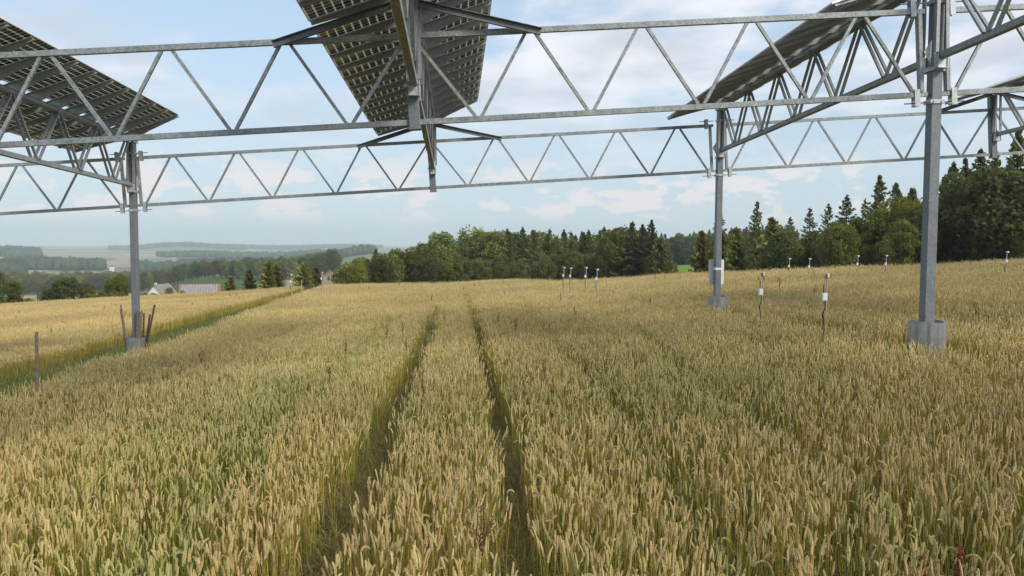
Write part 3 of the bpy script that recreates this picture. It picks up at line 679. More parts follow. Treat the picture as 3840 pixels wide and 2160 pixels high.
def decid(seed, H, R, base=0.12, ncl=26, leaf=0.24, per=190, flat=1.0):
    g = np.random.default_rng(seed); C, U, W, P = [], [], [], []
    tr = MB(); tr.tube([(0, 0, -1.2), (0.1, 0.05, H*0.3), (0.15, 0, H*0.62)], [0.022*H, 0.017*H, 0.008*H], 8)
    cz, hz_ = H*(0.5+base/2), H*(1-base)/2
    for k in range(ncl):
        t = (k+0.5)/ncl; ph = k*2.39996+g.uniform(-.4, .4); zf = 1-2*t
        rr = math.sqrt(max(0, 1-zf*zf)); q = g.uniform(0.58, 0.82)
        wid = 1.0 if zf > -0.2 else 0.85
        c0 = np.array([math.cos(ph)*rr*R*q*wid, math.sin(ph)*rr*R*q*wid, cz+zf*hz_*q*flat*1.05])
        cr = R*g.uniform(0.30, 0.48)*(0.9 if zf > 0.5 else 1)
        tr.tube([(0.12, 0, H*0.28+0.2*max(0, c0[2]-H*0.3)), tuple(c0*np.array([.5, .5, 1])-np.array([0, 0, 0.1*H])), tuple(c0)], [0.008*H, 0.005*H, 0.002*H], 5)
        n = int(per*g.uniform(0.7, 1.3)); d = rdirs(n, g); rad_ = cr*(g.uniform(0.25, 1, n)**0.45)*(1+0.22*np.sin(d[:, 0]*7+k)*np.cos(d[:, 1]*6-k))
        c = c0+d*rad_[:, None]*np.array([1, 1, 0.8]); u = rdirs(n, g); v = np.cross(u, d+g.normal(0, 0.7, (n, 3))); v /= np.linalg.norm(v, axis=1, keepdims=True)+1e-6
        s = leaf*g.uniform(0.5, 1.15, (n, 1)); C.append(c); U.append(u*s); W.append(v*s*0.62)
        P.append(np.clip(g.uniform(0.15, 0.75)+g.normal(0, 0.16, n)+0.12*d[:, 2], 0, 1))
    C, U, W, P = np.concatenate(C), np.concatenate(U), np.concatenate(W), np.concatenate(P)
    V, F = quads(C, U, W); pc = np.repeat(P, 4); col = np.stack([pc, pc, pc, np.ones_like(pc)], -1)
    return tr, V, F, col, H
def scatter(name, label, meshes, P, rotz, tilt, sc, tone, bright):
    """one object: a point per clump, geometry nodes stand a clump on each point"""
    sub = bpy.data.collections.new(name+'_sources')
    for i, me in enumerate(meshes): sub.objects.link(bpy.data.objects.new('%s_source_%02d' % (name, i), me))
    n = len(P); me = bpy.data.meshes.new(name); me.vertices.add(n); me.vertices.foreach_set('co', np.asarray(P, np.float32).ravel())
    def at_(nm, ty, arr, key='value'):
        a = me.attributes.new(nm, ty, 'POINT'); a.data.foreach_set(key, np.asarray(arr).ravel())
    rot = np.stack([tilt[0], tilt[1], rotz], -1).astype(np.float32)
    at_('rot', 'FLOAT_VECTOR', rot, 'vector'); at_('sc', 'FLOAT', sc.astype(np.float32)); at_('tone', 'FLOAT', tone.astype(np.float32)); at_('bright', 'FLOAT', bright.astype(np.float32))
    at_('which', 'INT', rng.integers(0, len(meshes), n).astype(np.int32))
    o = put(bpy.data.objects.new(name, me)); o['kind'] = 'stuff'; o['label'] = label
    g = bpy.data.node_groups.new(name+'_nodes', 'GeometryNodeTree')
    g.interface.new_socket('Geometry', in_out='INPUT', socket_type='NodeSocketGeometry'); g.interface.new_socket('Geometry', in_out='OUTPUT', socket_type='NodeSocketGeometry')
    N = g.nodes.new; Lk = g.links.new
    gi, go_ = N('NodeGroupInput'), N('NodeGroupOutput'); ip = N('GeometryNodeInstanceOnPoints'); ci = N('GeometryNodeCollectionInfo')
    ci.inputs['Collection'].default_value = sub; ci.inputs['Separate Children'].default_value = True; ci.inputs['Reset Children'].default_value = True
    def na(nm, ty):
        q = N('GeometryNodeInputNamedAttribute'); q.data_type = ty; q.inputs['Name'].default_value = nm; return q.outputs['Attribute']
    Lk(gi.outputs[0], ip.inputs['Points']); Lk(ci.outputs[0], ip.inputs['Instance']); ip.inputs['Pick Instance'].default_value = True
    Lk(na('which', 'INT'), ip.inputs['Instance Index'])
    e2r = N('FunctionNodeEulerToRotation'); Lk(na('rot', 'FLOAT_VECTOR'), e2r.inputs[0]); Lk(e2r.outputs[0], ip.inputs['Rotation'])
    Lk(na('sc', 'FLOAT'), ip.inputs['Scale']); Lk(ip.outputs[0], go_.inputs[0])
    md = o.modifiers.new('stand', 'NODES'); md.node_group = g
    return o
TM = {}
GB = 'trees of the central belt beyond the field'; GF = 'trees of the forest on the right'
def proto(key, data, fol, bark=None):
    tr, V, F, col, H = data
    TM[key] = (np_mesh('crown', V, F, fol, col), tr.mesh('trunk', bark or M_BARK, True), H)
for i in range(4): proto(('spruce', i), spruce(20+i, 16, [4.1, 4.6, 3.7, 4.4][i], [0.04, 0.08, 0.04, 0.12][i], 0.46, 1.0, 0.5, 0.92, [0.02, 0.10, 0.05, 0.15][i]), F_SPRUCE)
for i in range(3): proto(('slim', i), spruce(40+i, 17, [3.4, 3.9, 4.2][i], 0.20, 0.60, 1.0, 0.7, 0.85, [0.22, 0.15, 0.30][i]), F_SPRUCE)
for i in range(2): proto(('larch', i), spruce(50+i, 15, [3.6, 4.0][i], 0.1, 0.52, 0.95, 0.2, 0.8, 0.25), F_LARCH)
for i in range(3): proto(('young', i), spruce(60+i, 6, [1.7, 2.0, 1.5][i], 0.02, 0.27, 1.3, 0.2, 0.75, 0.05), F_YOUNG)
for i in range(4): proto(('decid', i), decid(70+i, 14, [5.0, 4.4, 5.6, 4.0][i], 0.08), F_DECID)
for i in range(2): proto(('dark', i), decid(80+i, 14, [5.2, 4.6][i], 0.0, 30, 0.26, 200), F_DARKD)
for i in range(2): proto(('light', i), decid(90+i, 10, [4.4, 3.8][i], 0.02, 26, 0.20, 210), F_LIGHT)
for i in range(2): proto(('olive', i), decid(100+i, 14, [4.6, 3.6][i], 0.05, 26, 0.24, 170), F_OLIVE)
proto(('bare', 0), decid(110, 14, 3.6, 0.45, 16, 0.15, 60), F_OLIVE, M_PALEBARK)
def tree(kind, i, az, r, h, label, group=None, sx=1.0, name=None, dz=0.0):
    if group == GB: h -= 3.0*r/150; h -= 2.0 if kind in ('spruce', 'larch') and h > 8 else 0; sx *= 1.3 if kind in ('spruce', 'larch') else 1.1
    if group == GF: h -= (4.3 if kind == 'slim' or (kind == 'spruce' and az < 31) else 2.8)*r/110 if kind in ('slim', 'spruce') else 1.5*r/110
    me, tm, H = TM[kind, i]; x, y, z = at(az, r)
    nm = name or {'spruce': 'spruce_tree', 'slim': 'spruce_tree', 'larch': 'larch_tree', 'young': 'young_spruce', 'bare': 'bare_tree'}.get(kind, 'broadleaf_tree')
    root = empty(nm, (x, y, z+dz)); s = h/H; root.scale = (s*sx, s*sx, s); root.rotation_euler = (0, 0, random.uniform(0, 6.28))
    tag(root, label, 'bush' if nm == 'bush' else 'tree', group)
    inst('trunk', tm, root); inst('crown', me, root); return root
def mass(name, label, kinds, a0, a1, r0, r1, n, h0, h1, sx):
    ms = []
    for k in kinds:
        me, tm, H = TM[k]; c = me.copy()
        ms.append((c, tm, H))
    # one mesh per kind with crown and trunk together, scaled to a height of 1 m
    out_ = []
    for c, tm, H in ms:
        va = np.empty(len(c.vertices)*3, np.float32); c.vertices.foreach_get('co', va); fa_ = np.empty(len(c.loops), np.int32); c.loops.foreach_get('vertex_index', fa_)
        vb = np.empty(len(tm.vertices)*3, np.float32); tm.vertices.foreach_get('co', vb)
        qb = np.array([list(p.vertices) for p in tm.polygons if len(p.vertices) == 4], np.int32)
        ca = np.empty(len(c.vertices)*4, np.float32); c.attributes['pc'].data.foreach_get('color', ca)
        na_ = len(c.vertices); Vv = np.concatenate([va.reshape(-1, 3), vb.reshape(-1, 3)])/H; Ff = np.concatenate([fa_.reshape(-1, 4), qb+na_])
        cc = np.concatenate([ca.reshape(-1, 4), np.full((len(vb)//3, 4), 0.5, np.float32)])
        mi_ = np.concatenate([np.zeros(len(fa_)//4, np.int32), np.ones(len(qb), np.int32)])
        out_.append(np_mesh('wood_tree', Vv*np.array([sx, sx, 1]), Ff, [c.materials[0], tm.materials[0]], cc, mi_)); bpy.data.meshes.remove(c)
    az = a0+(a1-a0)*(np.arange(n)+rng.uniform(0, 1, n))/n; r = rng.uniform(r0, r1, n); x = r*np.sin(np.radians(az)); y = r*np.cos(np.radians(az))
    scatter(name, label, out_, np.stack([x, y, land(x, y)+CZ], -1), rng.uniform(0, 6.283, n), (np.zeros(n), np.zeros(n)), rng.uniform(h0, h1, n), np.zeros(n), np.ones(n))
# central belt behind the crest, left to right: (kind, variant, azimuth, range, height, width factor, label)
for k, i, az, r, h, sx, lb in (
    ('light', 0, -7.2, 125, 7.6, 1.25, 'pale green round tree at the left end of the central belt'),
    ('spruce', 0, -5.4, 150, 10.6, 0.9, 'small pointed spruce just right of the pale round tree'),
    ('spruce', 2, -4.5, 152, 12.0, 0.9, 'pointed spruce with two smaller spires, left part of the central belt'),
    ('larch', 0, -3.6, 150, 11.8, 1.0, 'lighter green conifer between dark spires in the left part of the belt'),
    ('young', 0, -6.0, 140, 8.4, 1.1, 'low olive conifer tucked behind the pale round tree'),
    ('decid', 0, -2.2, 158, 12.3, 0.8, 'mid green rounded tree left of the tallest rounded crown'),
    ('decid', 1, -0.9, 150, 14.0, 0.95, 'broad rounded tree standing below the left foot of the blue hill'),
    ('decid', 3, -6.4, 142, 9.6, 0.8, 'low mid green tree touching the pale round tree from behind'),
    ('decid', 1, -4.0, 140, 10.4, 0.75, 'mid green bushy tree in front of the left spires of the belt'),
    ('light', 1, -3.0, 138, 10.0, 0.7, 'lighter green bushy tree in the left part of the belt'),
    ('dark', 0, 0.2, 160, 11.0, 0.7, 'dark low crown in the dip where the blue hill shows'),
    ('decid', 2, 1.5, 155, 15.5, 0.85, 'biggest rounded tree in the middle of the central belt'),
    ('decid', 3, 2.7, 152, 14.5, 0.8, 'rounded tree merging with the right side of the biggest rounded crown'),
    ('spruce', 0, 3.8, 150, 15.2, 0.95, 'dark spruce at the right edge of the biggest rounded crown'),
    ('spruce', 1, 4.9, 154, 14.6, 0.9, 'dark ragged spruce in the middle of the belt'),
    ('spruce', 3, 5.5, 150, 15.6, 0.9, 'taller dark spruce left of the gap showing the hill'),
    ('spruce', 2, 6.4, 152, 15.2, 1.0, 'dark dense spruce right of the blue hill'),
    ('larch', 1, 8.0, 146, 15.0, 1.0, 'light green larch above the four sensor poles'),
    ('spruce', 0, 8.9, 148, 15.0, 0.9, 'dark slender spruce directly right of the light green larch'),
    ('larch', 0, 10.0, 152, 15.6, 0.7, 'thin see-through larch poking above rounded crowns'),
    ('decid', 1, 11.0, 140, 13.2, 0.85, 'rounded deep green tree under the thin larch'),
    ('decid', 3, 11.9, 142, 12.6, 0.8, 'smaller rounded crown left of the tallest spruces in the belt'),
    ('spruce', 1, 12.2, 138, 15.8, 1.05, 'tall dark spruce, left of the three tallest in the belt'),
    ('spruce', 3, 12.9, 140, 15.4, 1.0, 'tall dark spruce, middle of the three tallest in the belt'),
    ('spruce', 0, 13.5, 137, 15.8, 0.85, 'tall dark spruce, right of the three tallest in the belt'),
    ('young', 1, 14.1, 132, 10.6, 0.9, 'lower spruce at the right end of the central belt'),
    ('larch', 1, 15.15, 118, 6.0, 0.9, 'small pale conifer beside the bright meadow'),
    ('young', 2, 15.75, 112, 3.6, 1.1, 'tiny dark conifer in front of the bright meadow')):
    tree(k, i, az, r, h, lb, GB, sx)
mass('undergrowth', 'dark leafy undergrowth closing the foot of the central tree belt', (('dark', 0), ('decid', 1), ('dark', 1)), -6.8, 14.2, 130, 158, 74, 4.6, 7.2, 0.9)
for q in range(24):
    tree('spruce' if q % 4 else 'decid', q % 4, 2.2+q*0.48+random.uniform(-.2, .2), 162+random.uniform(0, 16), random.uniform(10.2, 12.2), 'dark tree packed inside the right half of the central belt', 'inner trees of the central belt', 1.1)
# behind the sign post
GS = 'trees around the post with the sign'
for k, i, az, r, h, sx, lb in (
    ('young', 0, 16.9, 96, 6.4, 0.95, 'yellowish young conifer left of the sign'),
    ('slim', 0, 18.0, 120, 11.5, 0.7, 'thin tall spruce hidden partly by the post with the sign'),
    ('young', 1, 18.1, 102, 6.6, 1.0, 'bushy conifer directly behind the sign'),
    ('young', 2, 19.1, 98, 6.6, 1.1, 'bushy yellowish conifer right of the sign'),
    ('larch', 0, 20.4, 112, 10.4, 0.8, 'open airy larch with flat top right of the sign post'),
    ('young', 0, 21.4, 96, 7.0, 1.1, 'golden green young conifer left of the tall slender spruces'),
    ('young', 1, 20.6, 100, 5.2, 1.2, 'low conifer under the open airy larch')):
    tree(k, i, az, r, h, lb, GS, sx)
# the forest on the right
for k, i, az, r, h, sx, lb in (
    ('slim', 1, 22.5, 108, 12.0, 1.05, 'first slender spruce on the left edge of the right forest, with flat top'),
    ('slim', 0, 23.7, 110, 13.2, 1.05, 'pointed slender spruce, second from the left edge of the right forest'),
    ('slim', 2, 24.8, 112, 13.9, 0.95, 'thin see-through spruce, third from the left edge of the right forest'),
    ('slim', 1, 25.9, 110, 14.6, 1.15, 'widest of the see-through spruces left of the yellow-green tree'),
    ('slim', 0, 27.0, 116, 14.8, 0.9, 'palest thin spruce beside the yellow-green tree'),
    ('spruce', 1, 27.7, 118, 13.8, 0.9, 'dark spruce touching the yellow-green tree from the left'),
    ('light', 0, 29.0, 98, 10.3, 0.9, 'yellow-green leafy tree left of the big near post'),
    ('spruce', 0, 28.9, 122, 16.6, 0.9, 'dark spruce top rising left above the yellow-green tree'),
    ('spruce', 2, 29.7, 122, 16.6, 0.9, 'dark spruce top rising right above the yellow-green tree'),
    ('spruce', 3, 30.5, 120, 16.6, 0.9, 'dark spruce just left of the big near post, above the canopy'),
    ('spruce', 1, 31.9, 118, 17.6, 0.9, 'first spruce spire right of the big near post'),
    ('spruce', 0, 32.5, 120, 18.2, 0.85, 'second spruce spire right of the big near post'),
    ('spruce', 3, 33.3, 116, 18.6, 0.9, 'third spruce spire right of the big near post'),
    ('spruce', 2, 34.1, 118, 18.6, 0.9, 'spruce spire left of the tallest one at the right margin'),
    ('spruce', 0, 35.2, 112, 20.0, 0.95, 'tallest spruce at the right margin'),
    ('dark', 0, 32.6, 94, 12.0, 0.95, 'big dark rounded tree right of the near post, under the spires'),
    ('dark', 1, 34.4, 90, 12.5, 1.0, 'big dark rounded tree at the right margin below the tallest spruce'),
    ('decid', 1, 28.0, 96, 9.2, 0.85, 'olive green tree under the slender spruces'),
    ('decid', 3, 26.6, 98, 8.6, 0.9, 'low round tree at the foot of the widest slender spruce'),
    ('olive', 1, 30.3, 92, 8.8, 0.85, 'brownish tree behind the left side of the big near post')):
    tree(k, i, az, r, h, lb, GF, sx)
mass('undergrowth', 'dark leafy undergrowth along the foot of the right forest', (('dark', 0), ('olive', 0), ('decid', 1), ('decid', 0), ('dark', 1)), 21.7, 38.5, 86, 112, 74, 3.0, 6.2, 0.85)
for q in range(44):
    az = 28.0+q*0.27+random.uniform(-.3, .3)
    tree('spruce', q % 4, az, 122+random.uniform(0, 40), random.uniform(11.2, 14.0)+max(0, az-30)*0.35, 'dark spruce standing inside the right forest', 'inner spruces of the right forest', 1.0)
# dark wood beyond the bright meadow
mass('distant_wood', 'dark far wood beyond the bright meadow', (('spruce', 0), ('spruce', 1), ('dark', 0), ('spruce', 2)), 13.4, 23.0, 425, 480, 120, 12.5, 17.5, 1.1)
# left: bushes and young spruces just past the field edge
GL = 'bushes and young trees past the left field edge'
for k, i, az, r, h, sx, nm, lb in (
    ('dark', 0, -28.3, 112, 5.4, 0.8, None, 'dark leafy tree cut by the left edge of the picture'),
    ('decid', 1, -27.2, 116, 3.8, 0.9, 'bush', 'low bush at the foot of the dark tree on the left edge'),
    ('dark', 1, -24.5, 118, 4.3, 1.25, 'bush', 'dark round bush on the left field edge'),
    ('dark', 0, -25.4, 120, 3.2, 1.0, 'bush', 'small dark bush touching the dark round one from the left'),
    ('olive', 0, -23.3, 120, 3.6, 1.0, 'bush', 'greyish bush right of the dark round bush'),
    ('light', 1, -21.6, 122, 4.6, 0.95, 'bush', 'bright yellow-green bush left of the far left post'),
    ('light', 0, -22.5, 121, 2.3, 1.1, 'bush', 'low pale bush at the foot of the yellow-green one'),
    ('young', 0, -14.9, 112, 3.0, 1.5, None, 'low wide young spruce right of the barn roof'),
    ('young', 1, -13.7, 114, 4.0, 0.95, None, 'narrow young spruce alone right of the barn roof'),
    ('young', 2, -12.5, 110, 4.6, 1.2, None, 'left one of the pair of young spruces before the pale field'),
    ('young', 0, -12.0, 112, 4.3, 1.1, None, 'right one of the pair of young spruces before the pale field'),
    ('young', 1, -10.2, 112, 4.6, 1.25, None, 'left brownish tree of the two beside the left sensor poles'),
    ('young', 2, -9.4, 114, 4.2, 1.3, None, 'right brownish tree of the two beside the left sensor poles')):
    tree(k, i, az, r, h, lb, GL, sx, nm)
for q in range(16):
    az = -27.5+q*0.62+random.uniform(-.2, .2)
    tree('light' if q % 3 else 'decid', q % 2, az, 116+random.uniform(0, 6), random.uniform(1.2, 2.1), 'low weedy bush along the left field edge', 'weedy bushes along the left field edge', 1.2, 'bush')
# the long wood in the middle distance and the trees of the valley
for q in range(46):
    az = -15.3+q*0.16+random.uniform(-.1, .1); az2 = -15.3+46*0.16
    tree(('dark', 'decid', 'dark', 'decid')[q % 4], q % 2, az, 640+random.uniform(0, 70)-q*1.5, random.uniform(13, 16.5)+q*0.04, 'leafy tree in the long blue-green wood behind the young spruces', 'trees of the long wood in the middle distance', 0.9)
for q in range(40):
    az = -21.5+q*0.165+random.uniform(-.1, .1)
    tree(('olive', 'decid', 'olive', 'dark', 'decid')[q % 5], q % 2, az, 660+random.uniform(0, 80), random.uniform(12, 16), 'olive tree in the wood behind the farm', 'trees of the wood behind the farm', 0.85)
mass('distant_wood', 'hazy wood in the valley at far left', (('decid', 0), ('dark', 0), ('olive', 0), ('decid', 2)), -30, -20.8, 770, 1010, 190, 12, 17, 1.05)
tree('bare', 0, -24.4, 700, 22, 'pale-stemmed bare tree rising above the valley wood', None, 1.0)
for az, r, h, lb in ((-12.95, 620, 15, 'left of two brownish dead-looking trees in the gap of the long wood'), (-12.55, 620, 16.5, 'right of two brownish dead-looking trees in the gap of the long wood')):
    tree('bare', 0, az, r, h, lb, None, 0.7)
# far-off woods that read as one mass
m, t, b, o = mat('far_wood_leaves')
nz_ = noise(t, 0.05, 4, 0.6, node(t, 'ShaderNodeNewGeometry').outputs['Position'])
t.links.new(ramp(t, nz_, [(0.3, (0.032, 0.05, 0.026)), (0.7, (0.075, 0.10, 0.05))]), b.inputs['Base Color']); b.inputs['Roughness'].default_value = 0.9; b.inputs['Specular IOR Level'].default_value = 0.1
M_FARW = m
PHI = (1+5**0.5)/2
ICO = np.array([(-1, PHI, 0), (1, PHI, 0), (-1, -PHI, 0), (1, -PHI, 0), (0, -1, PHI), (0, 1, PHI), (0, -1, -PHI), (0, 1, -PHI), (PHI, 0, -1), (PHI, 0, 1), (-PHI, 0, -1), (-PHI, 0, 1)])/1.902
ICF = np.array([(0, 11, 5), (0, 5, 1), (0, 1, 7), (0, 7, 10), (0, 10, 11), (1, 5, 9), (5, 11, 4), (11, 10, 2), (10, 7, 6), (7, 1, 8), (3, 9, 4), (3, 4, 2), (3, 2, 6), (3, 6, 8), (3, 8, 9), (4, 9, 5), (2, 4, 11), (6, 2, 10), (8, 6, 7), (9, 8, 1)])
def far_wood(a0, a1, r0, r1, n, h, shape=None):
    az = rng.uniform(a0, a1, n); f = rng.uniform(0, 1, n); r = r0+(r1-r0)*f
    if shape is not None: k = shape(az, r); az, r = az[k], r[k]
    wx, wy = r*np.sin(np.radians(az)), r*np.cos(np.radians(az)); msk = vnoise(wx, wy, 150.0, 71)+0.35*vnoise(wx, wy, 47.0, 72); e_ = np.minimum(np.minimum(az-a0, a1-az)/(a1-a0), np.minimum(r-r0, r1-r)/(r1-r0))
    k = msk > 0.78-1.7*np.clip(e_, 0, 0.3); az, r, msk = az[k], r[k], msk[k]
    n = len(az); x = r*np.sin(np.radians(az)); y = r*np.cos(np.radians(az)); z = land(x, y)+CZ
    hh = h*rng.uniform(0.55, 1.1, n)*(0.7+0.45*np.clip(msk, 0, 1)); rr = hh*rng.uniform(0.30, 0.5, n)
    V = ICO[None]*(1+rng.normal(0, 0.16, (n, 12, 1)))*np.stack([rr, rr, hh*0.55], -1)[:, None]
    V = V+np.stack([x, y, z+hh*0.48], -1)[:, None]
    F = (ICF[None]+12*np.arange(n)[:, None, None]).reshape(-1, 3)
    o = put(bpy.data.objects.new('distant_wood', np_mesh('distant_wood', V.reshape(-1, 3), F, M_FARW, None, None, 3)))
    o['kind'] = 'stuff'; o['label'] = 'far-off wood that reads as one mass'
ell = lambda ca, wa, cr, wr: (lambda az, r: ((az-ca)/wa)**2+((r-cr)/wr)**2 < 1)
far_wood(-2.5, 9.5, 1350, 1700, 2600, 15)                                             # wooded hill behind the belt
far_wood(-31, -25.7, 2600, 3400, 2800, 20)
far_wood(-27.5, -22.4, 1700, 1880, 1200, 20)
far_wood(-22, -13.8, 5000, 5500, 2600, 24)
far_wood(-15.5, -5, 5600, 6100, 3000, 26)
far_wood(-20.6, -12.5, 1500, 1900, 2600, 17, lambda az, r: (r < 1680) | (az > -18.0))
far_wood(-20, -8.0, 2750, 2950, 1500, 18)
far_wood(-11.5, -5.5, 1900, 2400, 1800, 20)
far_wood(-31, -26.6, 1250, 1500, 900, 18)
far_wood(-23.2, -20, 950, 1050, 500, 14)
# ------------------------------------------------------------------ farm, church and hut in the valley
def gable(mb, L, W, hw, hr, mi=0):
    a, b_ = L/2, W/2
    return mb.add([(-a, -b_, -2), (a, -b_, -2), (a, b_, -2), (-a, b_, -2), (-a, -b_, hw), (a, -b_, hw), (a, b_, hw), (-a, b_, hw), (-a, 0, hr), (a, 0, hr)],
                  [(0, 1, 5, 4), (2, 3, 7, 6), (1, 2, 6, 9, 5), (3, 0, 4, 8, 7)], mi)
def roof(mb, L, W, hw, hr, ov=0.6, th=0.25, mi=0):
    a = L/2+ov; sl_ = (hr-hw)/(W/2); b_ = W/2+ov; ze = hw-ov*sl_
    for s_ in (-1, 1):
        vs = [(-a, s_*b_, ze), (a, s_*b_, ze), (a, 0, hr), (-a, 0, hr)]
        vs += [(x, y, z+th) for x, y, z in vs]
        mb.add(vs, [(0, 1, 2, 3), (7, 6, 5, 4), (0, 4, 5, 1), (1, 5, 6, 2), (2, 6, 7, 3), (3, 7, 4, 0)], mi)
    return mb
def house(az, r, L, W, hw, hr, rot, wallm, roofm, name, label, cat, dz=0.0):
    x, y, z = at(az, r); root = empty(name, (x, y, z+dz)); root.rotation_euler = (0, 0, rad(rot)); tag(root, label, cat)
    gable(MB(), L, W, hw, hr-0.05).build('wall', wallm, root)
    rf = roof(MB(), L, W, hw, hr).build('roof', roofm, root)
    return root, rf
barn, rf = house(-16.75, 425, 17.5, 12, 3.2, 7.6, 15, M_WALL, M_ROOFR, 'barn', 'low barn with red roof edges and grey solar panels across the roof', 'barn', -0.4)
sl_ = math.atan2(4.4, 6)
for k in range(13):
    px_ = -7.9+k*1.27
    o = MB().box((0, 0, 0), (0.96, 6.6, 0.06)).build('roof_panel', M_PVROOF, rf, (px_, -3.1, 7.6-3.1*math.tan(sl_)+0.42)); o.rotation_euler = (sl_, 0, rad(-8))
for x_ in (-4, 0, 4): MB().box((x_, -6.03, 1.2), (1.2, 0.06, 1.2)).build('window', M_WIN, barn)
fh, rf = house(-19.05, 400, 11, 11, 4.0, 10.0, 78, M_WALL, M_ROOFG, 'farmhouse', 'farmhouse with a bright white gable and grey-brown roof', 'house', -1.5)
MB().box((-3, 1.0, 10.0), (0.8, 0.8, 1.6)).build('chimney', M_WALL, rf)
for x_, z_ in ((-2.2, 2.0), (2.2, 2.0), (0, 5.6)): MB().box((-5.53, x_, z_), (0.06, 1.1, 1.3)).build('window', M_WIN, fh)
tree('decid', 1, -18.6, 385, 7.2, 'green tree hiding the middle of the farmhouse', None, 0.85)
tree('light', 1, -17.8, 392, 5.2, 'pale shrub between farmhouse and barn', None, 0.9, 'bush')
ht, rf = house(-13.35, 330, 4.5, 5, 2.0, 5.2, 40, M_WALL, M_ROOFR, 'hut', 'small hut with orange-red roof among the young spruces', 'hut', 0.0)
MB().box((1.5, 0.3, 5.4), (0.7, 0.7, 1.4)).build('chimney', M_WALL, rf)
x, y, z = at(-21.2, 1130)
ch = empty('church', (x, y, z+6)); ch.scale = (0.52, 0.52, 0.52); ch.rotation_euler = (0, 0, rad(8)); tag(ch, 'long white church with a square tower on the wooded valley slope', 'church')
gable(MB(), 46, 17, 10, 20).build('wall', M_WALL, ch); roof(MB(), 46, 17, 10, 20, 0.8, 0.4).build('roof', M_ROOFB, ch)
tw = MB().box((-25, -4, 9), (9, 9, 24)).build('tower', M_WALL, ch)
mb = MB(); mb.add([(-29.8, -8.8, 21), (-20.2, -8.8, 21), (-20.2, 0.8, 21), (-29.8, 0.8, 21), (-25, -4, 26.5)], [(0, 1, 4), (1, 2, 4), (2, 3, 4), (3, 0, 4), (3, 2, 1, 0)]); mb.build('tower_roof', M_ROOFB, tw)
for k in range(8): MB().box((-16+k*5, -8.53, 5.5), (2.0, 0.08, 4.2)).build('window', M_WIN, ch)
for zz in (8, 15): MB().box((-25, -8.53, zz), (2.0, 0.08, 2.6)).build('window', M_WIN, tw)
x, y, z = at(-19.6, 405)
tc_ = empty('tractor', (x, y, z-0.3)); tc_.rotation_euler = (0, 0, rad(20)); tc_.scale = (1.3, 1.3, 1.3); tag(tc_, 'small red and yellow tractor parked beside the farmhouse', 'tractor')
MB().box((0.9, 0, 1.25), (1.8, 0.9, 0.8)).box((1.85, 0, 1.2), (0.14, 0.7, 0.6)).build('bonnet', M_RED, tc_)
cb = MB().box((-0.5, 0, 2.45), (1.4, 1.5, 0.12)); [cb.bar((-0.5+a*0.62, b_*0.66, 1.2), (-0.5+a*0.55, b_*0.62, 2.4), 0.09, 0.09) for a in (-1, 1) for b_ in (-1, 1)]; cb.build('cab', M_RED, tc_)
MB().box((-0.4, 0, 1.1), (1.5, 1.1, 0.6)).build('chassis', M_YEL, tc_)
for wx, wr_ in ((1.4, 0.5), (-0.6, 0.85)):
    for s_ in (-1, 1):
        wo = MB().tube([(0, -0.2, 0), (0, 0.2, 0)], wr_, 16).build('wheel', M_TYRE, tc_, (wx, 0.85*s_, wr_)); MB().tube([(0, -0.22, 0), (0, 0.22, 0)], wr_*0.5, 12).build('rim', M_YEL, wo)
# ------------------------------------------------------------------ wheat, grass strip, track grass: instanced stuff
class CB:
    """collects plants of one clump as numpy-friendly lists"""
    def __init__(s): s.v = []; s.f = []; s.m = []; s.c = []
    def strip(s, pts, wid, nrm, mi, c):
        b_ = len(s.v)
        for p, wv in zip(pts, wid): s.v += [p-wv, p+wv]; s.c += [c, c]
        for i in range(len(pts)-1): s.f.append((b_+2*i, b_+2*i+1, b_+2*i+3, b_+2*i+2)); s.m.append(mi)
    def tube(s, pts, rs_, n, mi, c, tip=False):
        b_ = len(s.v); e1 = Vector((1, 0, 0)); e2 = Vector((0, 1, 0))
        for i, p in enumerate(pts):
            d = (pts[min(i+1, len(pts)-1)]-pts[max(i-1, 0)]).normalized(); a = d.cross(Vector((0.2, 0.95, 0.1))).normalized(); q = d.cross(a)
            for k in range(n): s.v.append(p+(a*math.cos(6.2832*k/n)+q*math.sin(6.2832*k/n))*rs_[i]); s.c.append(c)
        for i in range(len(pts)-1):
            for k in range(n): k2 = (k+1) % n; s.f.append((b_+i*n+k, b_+i*n+k2, b_+(i+1)*n+k2, b_+(i+1)*n+k)); s.m.append(mi)
    def octa(s, p, d, side, L, wd, mi, c):
        b_ = len(s.v); o3 = d.cross(side).normalized()
        s.v += [p, p+d*L*0.45+side*wd, p+d*L*0.45+o3*wd*0.8, p+d*L*0.45-side*wd, p+d*L*0.45-o3*wd*0.8, p+d*L]; s.c += [c]*6
        for k in range(4):
            k1, k2 = 1+k, 1+(k+1) % 4; s.f += [(b_, b_+k2, b_+k1, b_+k1), (b_+5, b_+k1, b_+k2, b_+k2)]; s.m += [mi, mi]
    def mesh(s, name, mats):
        me = bpy.data.meshes.new(name)
        fs = [tuple(dict.fromkeys(f)) for f in s.f]
        me.from_pydata([tuple(p) for p in s.v], [], fs)
        for mm in mats: me.materials.append(mm)
        me.polygons.foreach_set('material_index', s.m)
        a = me.attributes.new('pc', 'FLOAT_COLOR', 'POINT'); a.data.foreach_set('color', [x for c in s.c for x in c])
        me.update(); return me
U_ = random.uniform
def stem_curve(x0, y0, h, lean, az_, n, nod):
    """points of a stem that leans and nods at the top"""
    d = Vector((math.cos(az_), math.sin(az_), 0)); pts = []
    for i in range(n+1):
        f = i/n; pts.append(Vector((x0, y0, 0))+d*(lean*f*f*h)+Vector((0, 0, h*f*(1-0.12*lean*f))))
    return pts, d
